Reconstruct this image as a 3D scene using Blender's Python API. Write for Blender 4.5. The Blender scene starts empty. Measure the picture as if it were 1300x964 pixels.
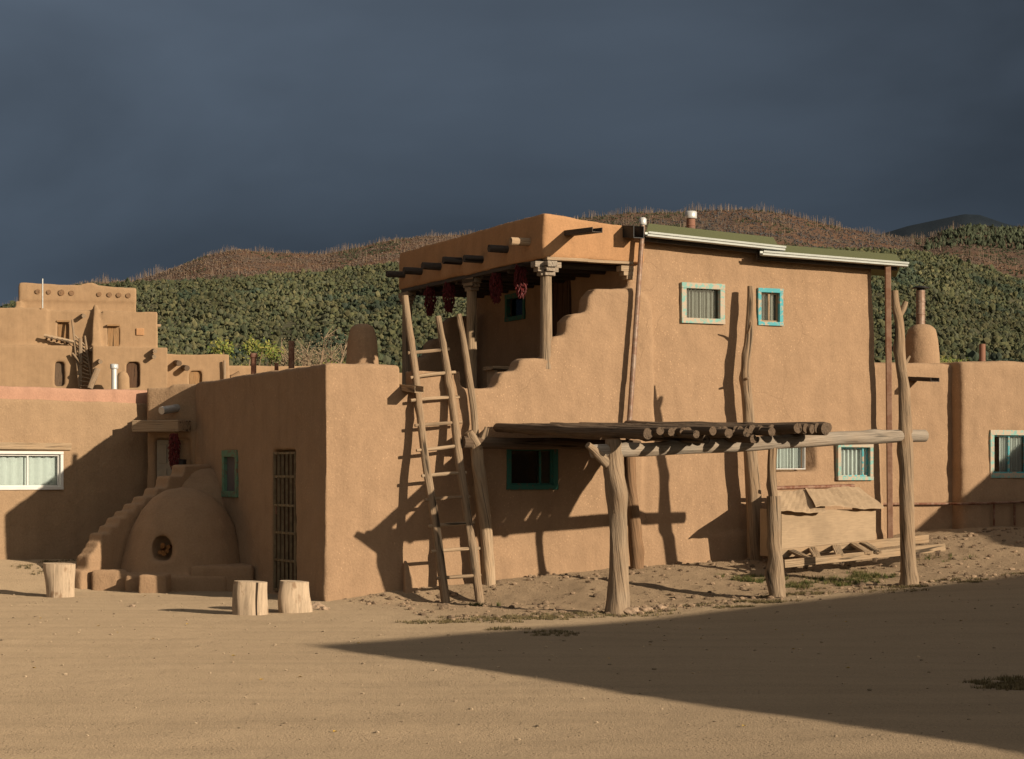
import bpy, bmesh, math, random
import numpy as np
from mathutils import Vector, Matrix, noise
random.seed(7); RNG = np.random.default_rng(11)
SC = bpy.context.scene; COL = SC.collection
# ---------------------------------------------------------------- place survey
OX, OY = -2.29, 24.2                      # front left corner of the main house (metres; viewer at the origin, 1.6 m up)
CW, SW = 0.9042, 0.4271                   # direction of the front wall
SUN = Vector((-2.61, 2.16, -1.0))         # direction in which the light travels
def uvz(u, v, z): return Vector((OX + CW*u - SW*v, OY + SW*u + CW*v, z))
def uof(px, v):
    k = (px-650)/2500.0
    return (k*(OY+CW*v) - (OX-SW*v))/(CW-SW*k)
def vof(px, u):
    k = (px-650)/2500.0
    return (OX+CW*u - k*(OY+SW*u))/(SW+CW*k)
def zof(py, Y): return 1.6 + (600-py)*Y/2500.0
def fr(px, py, v):                        # survey bearing -> (u, z) on a wall plane v = const
    u = uof(px, v); return u, zof(py, OY+SW*u+CW*v)
def sd(px, py, u):                        # -> (v, z) on a wall plane u = const
    v = vof(px, u); return v, zof(py, OY+SW*u+CW*v)
def at(px, py, Y): return Vector(((px-650)*Y/2500.0, Y, zof(py, Y)))
def uv_of(x, y):
    dx, dy = x-OX, y-OY
    return dx*CW+dy*SW, -dx*SW+dy*CW
def sm(a, b, x):
    t = np.clip((np.asarray(x, float)-a)/(b-a), 0, 1); return t*t*(3-2*t)
# ---------------------------------------------------------------- numpy noise
def vnoise(x, y, seed=0):
    x = np.asarray(x, float); y = np.asarray(y, float)
    xi = np.floor(x).astype(np.int64); yi = np.floor(y).astype(np.int64)
    xf = x-xi; yf = y-yi
    def h(a, b):
        n = (a*374761393 + b*668265263 + seed*1274126177) & 0xffffffff
        n = ((n ^ (n >> 13))*1103515245) & 0xffffffff
        return ((n ^ (n >> 16)) & 0xffff)/65535.0
    u = xf*xf*(3-2*xf); w = yf*yf*(3-2*yf)
    return (h(xi, yi)*(1-u)+h(xi+1, yi)*u)*(1-w) + (h(xi, yi+1)*(1-u)+h(xi+1, yi+1)*u)*w
def fbm(x, y, o=4, seed=0):
    s = 0; a = .5; f = 1
    for i in range(o): s = s + a*(vnoise(np.asarray(x)*f, np.asarray(y)*f, seed+i)-.5); a *= .5; f *= 2.03
    return s
HU = ([-1, 0, .8, 2, 2.98, 4.8, 6, 7.3, 8.3, 10, 14], [0, 0, .11, .2, .29, .36, .40, .47, .60, .76, .82])
RU = ([2.0, 2.4, 4.5, 6.3, 9, 12], [0, 0, .13, .21, .36, .46])
def gz(x, y, rough=True):
    x = np.asarray(x, float); y = np.asarray(y, float)
    u, v = uv_of(x, y)
    hw = np.interp(u, *HU); r = np.interp(u, *RU)
    z = r*sm(-10, -3.2, v); m = sm(-.55-2.45*sm(1.3, 3.2, u), -.05, v)
    z = z*(1-m) + hw*m
    z = z + .33*sm(26.3, 28.2, y)*sm(-5.5, -6.2, x)*(u < 0)
    z = z*(1-sm(36, 60, y)) + .4*sm(36, 60, y)
    if rough:
        near = sm(-4.2, -2.6, v)*sm(.8, 2.4, u)
        z = z + fbm(x*.5, y*.5, 3, 3)*.06 + fbm(x*2.2, y*2.2, 4, 9)*(.016+.05*near) + fbm(x*9, y*9, 3, 5)*(.008+.02*near)
    return z
def gzf(x, y): return float(gz(x, y))
# ---------------------------------------------------------------- mesh collector
class MB:
    def __init__(s): s.v = []; s.g = []; s.f = []; s.s = []
    def quadbox(s, c8, smooth=False):
        c8 = [Vector(c) for c in c8]; n = len(s.v)
        e = [(c8[1]-c8[0]).length, (c8[3]-c8[0]).length, (c8[4]-c8[0]).length]
        off = Vector((random.random()*9, random.random()*9, random.random()*9))
        bits = [(0,0,0),(1,0,0),(1,1,0),(0,1,0),(0,0,1),(1,0,1),(1,1,1),(0,1,1)]
        ax = sorted(range(3), key=lambda i: e[i])
        for c, b in zip(c8, bits):
            q = [b[i]*e[i] for i in range(3)]
            s.v.append(c); s.g.append(Vector((q[ax[0]], q[ax[1]], q[ax[2]]))+off)
        for f in ((0,3,2,1),(4,5,6,7),(0,1,5,4),(1,2,6,5),(2,3,7,6),(3,0,4,7)):
            s.f.append([n+i for i in f]); s.s.append(smooth)
        return s
    def box(s, F, a0, a1, b0, b1, z0, z1):
        return s.quadbox([F(a0,b0,z0),F(a1,b0,z0),F(a1,b1,z0),F(a0,b1,z0),F(a0,b0,z1),F(a1,b0,z1),F(a1,b1,z1),F(a0,b1,z1)])
    def beam(s, p, q, w, h, up=Vector((0,0,1))):
        p = Vector(p); q = Vector(q); d = (q-p).normalized(); x = d.cross(up).normalized(); y = x.cross(d)
        c = []
        for e in (p, q):
            for sx, sy in ((-1,-1),(1,-1),(1,1),(-1,1)): c.append(e + x*(sx*w/2) + y*(sy*h/2))
        return s.quadbox(c)
    def tube(s, pts, rad, segs=12, step=.08, amp=.05, wander=.0, seed=None, cap=True, oval=1.0, twist=0., knots=0, smooth=True):
        pts = [Vector(p) for p in pts]
        if not hasattr(rad, '__len__'): rad = [rad]*len(pts)
        seed = random.random()*99 if seed is None else seed
        P = []; R = []; L = 0
        for i in range(len(pts)-1):
            a, b = pts[i], pts[i+1]; n = max(1, int((b-a).length/step))
            p0 = pts[i-1] if i else a*2-b; p3 = pts[i+2] if i+2 < len(pts) else b*2-a
            for j in range(n + (i == len(pts)-2)):
                t = j/n
                q = .5*((2*a)+(b-p0)*t+(2*p0-5*a+4*b-p3)*t*t+(3*a-p0-3*b+p3)*t**3)
                P.append(q); R.append(rad[i]*(1-t)+rad[i+1]*t)
        kn = [(random.random(), random.random()*6.28) for _ in range(knots)]
        up = Vector((0,0,1)); d = (P[1]-P[0]).normalized()
        if abs(d.dot(up)) > .9: up = Vector((0,1,0))
        x = d.cross(up).normalized(); n0 = len(s.v); off = seed*3
        for i, q in enumerate(P):
            if i: L += (P[i]-P[i-1]).length
            dd = (P[min(i+1, len(P)-1)]-P[max(i-1, 0)]).normalized()
            x = (x - dd*x.dot(dd)).normalized(); y = dd.cross(x)
            if wander: q = q + x*(wander*noise.noise(Vector((L*1.5, seed, 0)))) + y*(wander*noise.noise(Vector((L*1.5, seed, 7))))
            for j in range(segs):
                th = 6.28318*j/segs; tt = th + twist*L
                r = R[i]*(1 + amp*(noise.noise(Vector((math.cos(tt)*1.6, math.sin(tt)*1.6, L*1.4+seed)))+.75*noise.noise(Vector((math.cos(tt)*3.4, math.sin(tt)*3.4, L*1.1+seed)))+.35*noise.noise(Vector((math.cos(tt)*7, math.sin(tt)*7, L*1.6+seed)))))
                for kl, ka in kn:
                    dl = (i/len(P)-kl)*len(P)*step/(R[i]*1.3); da = ((th-ka+3.14159) % 6.28318-3.14159)/.7
                    r += R[i]*.35*math.exp(-dl*dl-da*da)
                s.v.append(q + x*(math.cos(th)*r) + y*(math.sin(th)*r*oval))
                s.g.append(Vector((math.cos(tt)*R[i]+off, math.sin(tt)*R[i], L)))
        m = len(P)
        for i in range(m-1):
            for j in range(segs):
                a = n0+i*segs+j; b = n0+i*segs+(j+1) % segs
                s.f.append([a, b, b+segs, a+segs]); s.s.append(smooth)
        if cap:
            for k, i in ((0, 0), (1, m-1)):
                c = len(s.v); base = n0+i*segs
                cen = sum((s.v[base+j] for j in range(segs)), Vector())/segs
                for j in range(segs): s.v.append(s.v[base+j].copy()); s.g.append(s.g[base+j]*1.0)
                s.v.append(cen); s.g.append(Vector((off, 0, s.g[base].z)))
                for j in range(segs):
                    f = [c+j, c+(j+1) % segs, c+segs]
                    s.f.append(f if k else f[::-1]); s.s.append(False)
        return s
    def lathe(s, c, prof, segs=20, smooth=True):
        n0 = len(s.v); c = Vector(c)
        for r, z in prof:
            for j in range(segs):
                th = 6.28318*j/segs
                s.v.append(c+Vector((math.cos(th)*r, math.sin(th)*r, z))); s.g.append(Vector((math.cos(th)*r, math.sin(th)*r, z)))
        for i in range(len(prof)-1):
            for j in range(segs):
                a = n0+i*segs+j; b = n0+i*segs+(j+1) % segs
                s.f.append([a, b, b+segs, a+segs]); s.s.append(smooth)
        s.f.append([n0+j for j in range(segs)][::-1]); s.s.append(False)
        s.f.append([n0+(len(prof)-1)*segs+j for j in range(segs)]); s.s.append(False)
        return s
    def blob(s, c, r, sub=2, amp=.3, sq=(1, 1, 1), smooth=False, seed=None):
        bm = bmesh.new(); bmesh.ops.create_icosphere(bm, subdivisions=sub, radius=1)
        seed = random.random()*50 if seed is None else seed; n0 = len(s.v); c = Vector(c)
        for v in bm.verts:
            k = 1+amp*noise.noise(v.co*1.5+Vector((seed, 0, 0)))
            s.v.append(c+Vector((v.co.x*sq[0], v.co.y*sq[1], v.co.z*sq[2]))*r*k); s.g.append(v.co*r)
        for f in bm.faces: s.f.append([n0+v.index for v in f.verts]); s.s.append(smooth)
        bm.free(); return s
    def build(s, name, mat, parent=None, bevel=0, base=None):
        """links everything collected as ONE mesh object; parent = Empty / mesh object of the thing"""
        o = bpy.data.objects.new(name, None)
        b = Vector(base) if base is not None else (Vector(parent['base_']) if parent is not None else Vector())
        me = bpy.data.meshes.new(name)
        me.from_pydata([tuple(v-b) for v in s.v], [], s.f)
        a = me.attributes.new('gc', 'FLOAT_VECTOR', 'POINT'); a.data.foreach_set('vector', np.array([tuple(g) for g in s.g], dtype=np.float32).ravel())
        me.polygons.foreach_set('use_smooth', s.s); me.materials.append(mat)
        bm = bmesh.new(); bm.from_mesh(me); bmesh.ops.recalc_face_normals(bm, faces=bm.faces); bm.to_mesh(me); bm.free()
        bpy.data.objects.remove(o)
        o = bpy.data.objects.new(name, me); COL.objects.link(o)
        if parent is not None: o.parent = parent
        else: o.location = b
        BASE[o.name] = b; o['base_'] = tuple(b)
        if bevel:
            md = o.modifiers.new('bevel', 'BEVEL'); md.width = bevel; md.segments = 2; md.limit_method = 'ANGLE'; md.angle_limit = .8
        return o
BASE = {}
def tag(o, label=None, cat=None, group=None, kind=None):
    if label: o['label'] = label
    if cat: o['category'] = cat
    if group: o['group'] = group
    if kind: o['kind'] = kind
    return o
def thing(name, label, cat, base, group=None):
    o = bpy.data.objects.new(name, None); COL.objects.link(o); o.location = Vector(base); o.empty_display_size = .2
    o['base_'] = tuple(base); return tag(o, label, cat, group)
def fast_mesh(name, verts, tris, mat, tint=None, smooth=False):
    me = bpy.data.meshes.new(name); verts = np.asarray(verts, np.float32); tris = np.asarray(tris, np.int32)
    k = tris.shape[1]
    me.vertices.add(len(verts)); me.vertices.foreach_set('co', verts.ravel())
    me.loops.add(tris.size); me.loops.foreach_set('vertex_index', tris.ravel())
    me.polygons.add(len(tris)); me.polygons.foreach_set('loop_start', np.arange(0, tris.size, k, dtype=np.int32))
    me.polygons.foreach_set('loop_total', np.full(len(tris), k, dtype=np.int32))
    me.polygons.foreach_set('use_smooth', np.full(len(tris), smooth))
    if tint is not None:
        a = me.attributes.new('tint', 'FLOAT_COLOR', 'POINT'); c = np.ones((len(verts), 4), np.float32); c[:, :3] = tint
        a.data.foreach_set('color', c.ravel())
    me.update(calc_edges=True); me.materials.append(mat)
    o = bpy.data.objects.new(name, me); COL.objects.link(o); return o
def hexa(b, t, z0, z1):
    """block between bottom rectangle b=(u0,u1,v0,v1) and top rectangle t"""
    return [(b[0],b[2],z0),(b[1],b[2],z0),(b[1],b[3],z0),(b[0],b[3],z0),(t[0],t[2],z1),(t[1],t[2],z1),(t[1],t[3],z1),(t[0],t[3],z1)]
def blk(u0, u1, v0, v1, z0, z1): return hexa((u0,u1,v0,v1), (u0,u1,v0,v1), z0, z1)
def prism(prof, v0, v1): return ('P', prof, v0, v1)      # profile in (u, z), extruded along v
def _solid(blocks):
    bm = bmesh.new()
    for b in blocks:
        if b[0] == 'P':
            _, prof, v0, v1 = b; A = [bm.verts.new((p[0], v0, p[1])) for p in prof]; B = [bm.verts.new((p[0], v1, p[1])) for p in prof]
            bm.faces.new(A); bm.faces.new(B[::-1])
            for i in range(len(A)): j = (i+1) % len(A); bm.faces.new((A[i], B[i], B[j], A[j]))
        elif b[0] == 'L':                                  # lathe: centre, profile
            _, c, prof, segs = b; rings = []
            for r, z in prof: rings.append([bm.verts.new((c[0]+math.cos(6.28318*j/segs)*r, c[1]+math.sin(6.28318*j/segs)*r, z)) for j in range(segs)])
            for i in range(len(rings)-1):
                for j in range(segs): bm.faces.new((rings[i][j], rings[i][(j+1) % segs], rings[i+1][(j+1) % segs], rings[i+1][j]))
            bm.faces.new(rings[0][::-1]); bm.faces.new(rings[-1])
        else:
            V = [bm.verts.new(c) for c in b]
            for f in ((0,3,2,1),(4,5,6,7),(0,1,5,4),(1,2,6,5),(2,3,7,6),(3,0,4,7)): bm.faces.new([V[i] for i in f])
    bmesh.ops.recalc_face_normals(bm, faces=bm.faces)
    me = bpy.data.meshes.new('t'); bm.to_mesh(me); bm.free(); return me
TEX = {}
def clouds(sz, depth=3):
    if sz not in TEX:
        t = bpy.data.textures.new('clouds', 'CLOUDS'); t.noise_scale = sz; t.noise_depth = depth; TEX[sz] = t
    return TEX[sz]
def adobe(name, mat, parent, blocks, cuts=(), voxel=.04, it=7, d1=.05, d2=.012, s1=.7, s2=.13, frame=uvz):
    """hand-plastered mud wall: blocks fused, openings cut, corners worn round, surface uneven"""
    o = bpy.data.objects.new('t', _solid(blocks)); COL.objects.link(o); tmp = [o]
    if cuts:
        c = bpy.data.objects.new('t2', _solid(cuts)); COL.objects.link(c); tmp.append(c)
        m = o.modifiers.new('b', 'BOOLEAN'); m.operation = 'DIFFERENCE'; m.object = c; m.solver = 'EXACT'; m.use_self = True
    m = o.modifiers.new('r', 'REMESH'); m.mode = 'VOXEL'; m.voxel_size = voxel
    m = o.modifiers.new('s', 'SMOOTH'); m.factor = .5; m.iterations = it
    m = o.modifiers.new('d', 'DISPLACE'); m.texture = clouds(s1); m.strength = d1; m.texture_coords = 'LOCAL'
    m = o.modifiers.new('d2', 'DISPLACE'); m.texture = clouds(s2); m.strength = d2; m.texture_coords = 'LOCAL'
    dg = bpy.context.evaluated_depsgraph_get(); dg.update()
    me = bpy.data.meshes.new_from_object(o.evaluated_get(dg)); me.name = name
    for t in tmp: bpy.data.objects.remove(t)
    b = Vector(parent['base_']) if parent is not None else Vector()
    n = len(me.vertices); co = np.empty(n*3, np.float32); me.vertices.foreach_get('co', co); co = co.reshape(-1, 3)
    if frame is uvz:
        x = OX+CW*co[:, 0]-SW*co[:, 1]; y = OY+SW*co[:, 0]+CW*co[:, 1]; co = np.stack([x, y, co[:, 2]], 1)
    co = co - np.array(b, np.float32); me.vertices.foreach_set('co', co.astype(np.float32).ravel()); me.update()
    me.polygons.foreach_set('use_smooth', np.ones(len(me.polygons), bool)); me.materials.clear(); me.materials.append(mat)
    ob = bpy.data.objects.new(name, me); COL.objects.link(ob)
    if parent is not None: ob.parent = parent
    ob['base_'] = tuple(b); return ob
# ---------------------------------------------------------------- materials
ALB = .84
class NT:
    def __init__(s, name):
        s.m = bpy.data.materials.new(name); s.m.use_nodes = True; s.t = s.m.node_tree; s.n = s.t.nodes; s.b = s.n['Principled BSDF']; s.l = s.t.links
        s.b.inputs['Roughness'].default_value = .9; s.b.inputs['Specular IOR Level'].default_value = .2; s.b.inputs['Diffuse Roughness'].default_value = .35
    def node(s, ty, **k):
        n = s.n.new(ty)
        for a, b in k.items():
            if hasattr(n, a): setattr(n, a, b)
            else: n.inputs[a.replace('_', ' ')].default_value = b
        return n
    def co(s, kind='Object', scale=(1, 1, 1), attr=None):
        if attr: c = s.node('ShaderNodeAttribute', attribute_name=attr).outputs['Vector']
        else: c = s.node('ShaderNodeTexCoord').outputs[kind]
        mp = s.node('ShaderNodeMapping'); mp.inputs['Scale'].default_value = scale; s.l.new(c, mp.inputs['Vector']); return mp.outputs['Vector']
    def noise(s, co, scale, detail=4, rough=.55, dist=0):
        n = s.node('ShaderNodeTexNoise', Scale=scale, Detail=detail, Roughness=rough, Distortion=dist); s.l.new(co, n.inputs['Vector']); return n.outputs['Fac']
    def ramp(s, fac, stops):
        r = s.node('ShaderNodeValToRGB'); s.l.new(fac, r.inputs['Fac']); e = r.color_ramp.elements
        while len(e) < len(stops): e.new(.5)
        for el, (p, c) in zip(e, stops): el.position = p; el.color = (*c, 1) if hasattr(c, '__len__') else (c, c, c, 1)
        return r.outputs['Color']
    def mix(s, fac, a, b, mode='MIX'):
        m = s.node('ShaderNodeMix', data_type='RGBA', blend_type=mode)
        for i, q in ((0, fac), (6, a), (7, b)):
            if isinstance(q, (int, float)): m.inputs[i].default_value = q
            elif isinstance(q, tuple): m.inputs[i].default_value = (*q, 1)
            else: s.l.new(q, m.inputs[i])
        return m.outputs[2]
    def math(s, op, a, b=0.):
        m = s.node('ShaderNodeMath', operation=op)
        for i, q in ((0, a), (1, b)):
            if isinstance(q, (int, float)): m.inputs[i].default_value = q
            else: s.l.new(q, m.inputs[i])
        return m.outputs[0]
    def bump(s, h, strength=.4, dist=.02, prev=None):
        b = s.node('ShaderNodeBump', Strength=strength, Distance=dist); s.l.new(h, b.inputs['Height'])
        if prev is not None: s.l.new(prev, b.inputs['Normal'])
        return b.outputs['Normal']
    def out(s, col, nor=None, rough=None, metal=None):
        if not isinstance(col, tuple): col = s.mix(1., col, (ALB, ALB, ALB), 'MULTIPLY')
        else: col = mul(col, ALB)
        if isinstance(col, tuple): s.b.inputs['Base Color'].default_value = (*col, 1)
        else: s.l.new(col, s.b.inputs['Base Color'])
        if nor is not None: s.l.new(nor, s.b.inputs['Normal'])
        if rough is not None:
            if isinstance(rough, float): s.b.inputs['Roughness'].default_value = rough
            else: s.l.new(rough, s.b.inputs['Roughness'])
        if metal is not None: s.b.inputs['Metallic'].default_value = metal
        return s.m
def mul(c, k): return tuple(x*k for x in c)
def m_adobe(name, c, speck=1., rough=1., crack=0.):
    n = NT(name); co = n.co()
    big = n.noise(co, .55, 5, .6); mid = n.noise(co, 3.2, 6, .62); fine = n.noise(co, 38, 4, .6)
    col = n.ramp(big, [(.3, mul(c, .86)), (.5, c), (.72, mul(c, 1.12))])
    col = n.mix(.62, col, n.ramp(mid, [(.3, mul(c, .74)), (.52, c), (.74, mul(c, 1.22))]))
    st = n.noise(n.co(scale=(2.6, 2.6, .22)), 2.2, 5, .6)
    col = n.mix(.34, col, n.ramp(st, [(.33, mul(c, .72)), (.52, c), (.7, mul(c, 1.12))]))
    # straw and grit in the plaster
    v = n.node('ShaderNodeTexVoronoi', Scale=26.); n.l.new(n.co(scale=(1, 1, .8)), v.inputs['Vector'])
    sp = n.ramp(v.outputs['Distance'], [(.06, 1.*speck), (.24, 0.)])
    sp2 = n.math('MULTIPLY', sp, n.ramp(n.noise(co, 1.6, 3), [(.40, 0.), (.58, 1.)]))
    col = n.mix(sp2, col, mul(c, 1.65)); col = n.mix(.25, col, n.ramp(fine, [(.3, mul(c, .68)), (.7, mul(c, 1.3))]))
    h = n.bump(mid, .35*rough, .05); h = n.bump(fine, .5*rough, .012, h); h = n.bump(n.noise(co, 110, 3, .7), .35*rough, .004, h)
    if crack:
        vc = n.node('ShaderNodeTexVoronoi', Scale=1.3, feature='DISTANCE_TO_EDGE'); wob = n.node('ShaderNodeTexNoise', Scale=2.5, Detail=5.)
        cc = n.co(); n.l.new(cc, wob.inputs['Vector']); n.l.new(n.mix(.25, cc, wob.outputs['Color']), vc.inputs['Vector'])
        cr = n.math('MULTIPLY', n.ramp(vc.outputs['Distance'], [(.0, 1.), (.006, 0.)]), n.ramp(n.noise(co, .9, 2), [(.52, 0.), (.6, crack)]))
        col = n.mix(cr, col, mul(c, .5))
    return n.out(col, h, .95)
def m_wood(name, c, dark=.45, grey=0., scale=1., ends=True, spec=.2):
    n = NT(name); co = n.co(attr='gc', scale=(1, 1, .1)); co1 = n.co(attr='gc')
    g = n.noise(co, 30*scale, 6, .65, .6); k = n.noise(co1, 2.2, 4, .6); cr = n.noise(n.co(attr='gc', scale=(1, 1, .05)), 16*scale, 3, .5, .8)
    gc = (.30, .27, .24)
    a = tuple((x*(1-grey)+y*grey)*.84 for x, y in zip(c, gc))
    col = n.ramp(g, [(.28, mul(a, dark)), (.48, a), (.75, mul(a, 1.28))])
    col = n.mix(n.ramp(k, [(.42, 0.), (.68, .55)]), col, tuple(x*y*1.4 for x, y in zip(a, (.9, .72, .55))))
    g2 = n.noise(n.co(attr='gc', scale=(1, 1, .035)), 75*scale, 4, .6)
    col = n.mix(.5, col, n.ramp(g2, [(.35, mul(a, .45)), (.52, a), (.7, mul(a, 1.35))]))
    col = n.mix(n.ramp(cr, [(.33, .95), (.40, 0.)]), col, mul(a, .16))
    h = n.bump(g, .8, .015); h = n.bump(g2, .5, .008, h); h = n.bump(cr, .9, .03, h)
    return n.out(col, h, .85)
def m_ply(name, c):
    n = NT(name); w = n.noise(n.co(attr='gc', scale=(1, 1, .28)), 3.2, 3, .5, 1.2); r = n.math('FRACT', n.math('MULTIPLY', w, 16.))
    col = n.mix(.35, c, n.ramp(r, [(.0, mul(c, .72)), (.25, mul(c, 1.12)), (1., mul(c, .92))])); k = n.noise(n.co(), 2.6, 5, .6)
    col = n.mix(n.ramp(k, [(.48, 0.), (.7, .6)]), col, mul(c, .55)); g = n.noise(n.co(attr='gc', scale=(1, 1, .08)), 90, 4, .6); col = n.mix(.3, col, n.ramp(g, [(.35, mul(c, .7)), (.65, mul(c, 1.25))]))
    return n.out(col, n.bump(g, .4, .004), .85)
def m_stump(name, c):
    n = NT(name); co = n.co(attr='gc', scale=(1, 1, .12)); g = n.noise(co, 34, 6, .65, .4); k = n.noise(n.co(attr='gc', scale=(1, 1, .5)), 9, 4, .6)
    col = n.ramp(g, [(.3, mul(c, .68)), (.5, c), (.72, mul(c, 1.2))])
    col = n.mix(n.ramp(k, [(.56, 0.), (.66, .8)]), col, mul((.30, .19, .11), 1.))
    cr = n.noise(n.co(attr='gc', scale=(1, 1, .03)), 14, 2, .5, .3); col = n.mix(n.ramp(cr, [(.30, 1.), (.345, 0.)]), col, (.04, .025, .015))
    h = n.bump(g, .5, .01); h = n.bump(k, .4, .01, h); h = n.bump(cr, .8, .02, h); return n.out(col, h, .85)
def m_paint(name, c, under=(.42, .32, .22), wear=.5):
    n = NT(name); co = n.co(); g = n.noise(n.co(scale=(1, 1, 1)), 14, 6, .7)
    col = n.mix(n.ramp(g, [(wear, 0.), (wear+.07, 1.)]), under, n.mix(n.noise(co, 6, 3), mul(c, .82), mul(c, 1.15)))
    return n.out(col, n.bump(g, .4, .004), .7)
def m_plain(name, c, rough=.8, var=.2, scale=8, metal=0., bump=.2):
    n = NT(name); co = n.co(); g = n.noise(co, scale, 5, .6)
    return n.out(n.ramp(g, [(.3, mul(c, 1-var)), (.7, mul(c, 1+var))]), n.bump(g, bump, .01), rough, metal)
def m_rust(name, a, b, rough=.6, metal=.6, thr=.5):
    n = NT(name); co = n.co(); g = n.noise(co, 9, 6, .7)
    return n.out(n.mix(n.ramp(g, [(thr-.08, 0.), (thr+.08, 1.)]), a, b), n.bump(g, .25, .004), rough, metal)
def m_tint(name, rough=.9, bump=0.):
    n = NT(name); a = n.node('ShaderNodeAttribute', attribute_name='tint')
    return n.out(a.outputs['Color'], None, rough)
def m_glass(name, tint=(.9, .95, .95), rough=.04):
    n = NT(name); n.n.remove(n.b)
    g = n.node('ShaderNodeBsdfGlossy', Roughness=rough); t = n.node('ShaderNodeBsdfTransparent'); t.inputs[0].default_value = (*tint, 1)
    f = n.node('ShaderNodeFresnel', IOR=1.5); mx = n.node('ShaderNodeMixShader')
    n.l.new(f.outputs[0], mx.inputs[0]); n.l.new(t.outputs[0], mx.inputs[1]); n.l.new(g.outputs[0], mx.inputs[2])
    n.l.new(mx.outputs[0], n.n['Material Output'].inputs['Surface']); return n.m
AD = (.43, .283, .172)
M = dict(
 adobe=m_adobe('adobe_plaster', AD, 1., 1.2, .45), adobe2=m_adobe('adobe_plaster_straw', (.415, .275, .168), 1.0, 1., .5),
 orange=m_adobe('adobe_orange', (.52, .295, .150), .2, .7), left=m_adobe('adobe_rough', (.40, .272, .165), .6, 1.6, .8),
 pink=m_adobe('adobe_pink', (.50, .29, .20), .3, 1.2), entry=m_adobe('adobe_grey', (.43, .29, .175), .5, 1.4),
 horno=m_adobe('adobe_oven', (.42, .275, .165), .4, 1.2), far=m_adobe('adobe_far', (.41, .272, .158), .3, .8),
 log=m_wood('weathered_log', (.42, .30, .19), .4, .08), pale=m_wood('pale_log', (.58, .43, .28), .62, .1), lat=m_wood('roof_pole_wood', (.17, .115, .072), .42, .1),
 brownlog=m_wood('brown_log', (.33, .20, .11), .5, .05), grey=m_wood('grey_post', (.42, .31, .205), .38, .08), viga=m_wood('dark_beam', (.085, .07, .06), .5, .1),
 ply=m_ply('plywood', (.50, .37, .24)), plank=m_wood('plank', (.52, .38, .24), .6, .08), door=m_wood('door_wood', (.15, .085, .05), .5, 0.),
 stumpw=m_stump('stump_wood', (.56, .43, .30)), tan=m_wood('tan_door', (.42, .26, .13), .5, 0.), beamw=m_wood('beam_whitish', (.50, .42, .33), .5, .15),
 turq=m_paint('turquoise_paint', (.27, .52, .46), (.56, .46, .35), .49), turq2=m_paint('bright_turquoise_paint', (.11, .45, .50), (.52, .44, .33), .42),
 green=m_paint('green_paint', (.045, .17, .13), (.16, .13, .09), .38), gpaint=m_paint('sage_paint', (.16, .30, .19), (.22, .17, .11), .42),
 white=m_plain('white_paint', (.78, .77, .73), .6, .06), cream=m_plain('cream_door', (.40, .35, .27), .7, .1),
 cloth=m_plain('curtain_cloth', (.72, .70, .66), .95, .06, 20), dcloth=m_plain('grey_curtain', (.30, .27, .235), .95, .12, 20),
 glass=m_glass('window_glass'), dark=m_plain('unlit_interior', (.02, .017, .015), .9), greyglass=m_plain('frosted_pane', (.14, .12, .125), .35, .05),
 galv=m_rust('galvanised', (.42, .43, .42), (.55, .56, .55), .4, .5), gutter=m_plain('gutter_metal', (.50, .53, .50), .45, .08, 5, .1),
 rust=m_rust('rusty_pipe', (.20, .085, .05), (.32, .20, .14), .65, .25), redpipe=m_rust('red_pipe', (.30, .15, .10), (.22, .13, .10), .7, .1, .6),
 brownpipe=m_rust('brown_downspout', (.23, .12, .075), (.30, .18, .12), .6, .15), shiny=m_rust('copper_pipe', (.26, .155, .105), (.36, .27, .21), .5, .2),
 roofgreen=m_plain('green_roll_roofing', (.15, .16, .075), .95, .15, 30), chile=m_plain('dried_chile', (.13, .018, .018), .4, .5, 25),
 rock=m_plain('rock', (.40, .29, .20), .95, .3, 12, 0, .8), bars=m_rust('bars', (.28, .21, .12), (.19, .14, .08), .6, .1),
 metalw=m_plain('white_metal', (.72, .72, .70), .35, .08, 6, .3), tint=m_tint('tinted'), tintleaf=m_tint('leaf', .7), cord=m_plain('string', (.3, .22, .13)),
 red=m_plain('red_cloth', (.30, .06, .045)), ember=m_wood('firewood', (.42, .20, .07), .6), lamp=m_plain('black_metal', (.03, .03, .03), .5))
# ---------------------------------------------------------------- camera, light, sky
cam = bpy.data.cameras.new('camera'); co_ = bpy.data.objects.new('camera', cam); COL.objects.link(co_); SC.camera = co_
cam.lens = 36*2500/1300.; cam.sensor_width = 36; cam.shift_y = (600-482)/1300.; cam.clip_end = 9000; cam.clip_start = .1
co_.location = (0, 0, 1.6); co_.rotation_euler = (math.radians(90), 0, 0)
sun = bpy.data.lights.new('sun', 'SUN'); sun.energy = 5.0; sun.angle = math.radians(.5); sun.color = (1, .84, .64)
so = bpy.data.objects.new('sun', sun); COL.objects.link(so); so.rotation_euler = SUN.to_track_quat('-Z', 'Y').to_euler(); so.location = (20, -15, 20)
W = bpy.data.worlds.new('World'); SC.world = W; W.use_nodes = True; nt = W.node_tree; N = nt.nodes; L = nt.links
bg = N['Background']; bg.inputs[1].default_value = .072
sk = N.new('ShaderNodeTexSky'); sk.sky_type = 'NISHITA'; sk.sun_disc = False
sk.sun_elevation = math.atan2(1, math.hypot(2.61, 2.16)); sk.sun_rotation = math.atan2(2.61, -2.16)
tc = N.new('ShaderNodeTexCoord')
def wmath(op, a, b):
    m = N.new('ShaderNodeMath'); m.operation = op
    for i, q in ((0, a), (1, b)):
        if isinstance(q, (int, float)): m.inputs[i].default_value = q
        else: L.new(q, m.inputs[i])
    return m.outputs[0]
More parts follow.
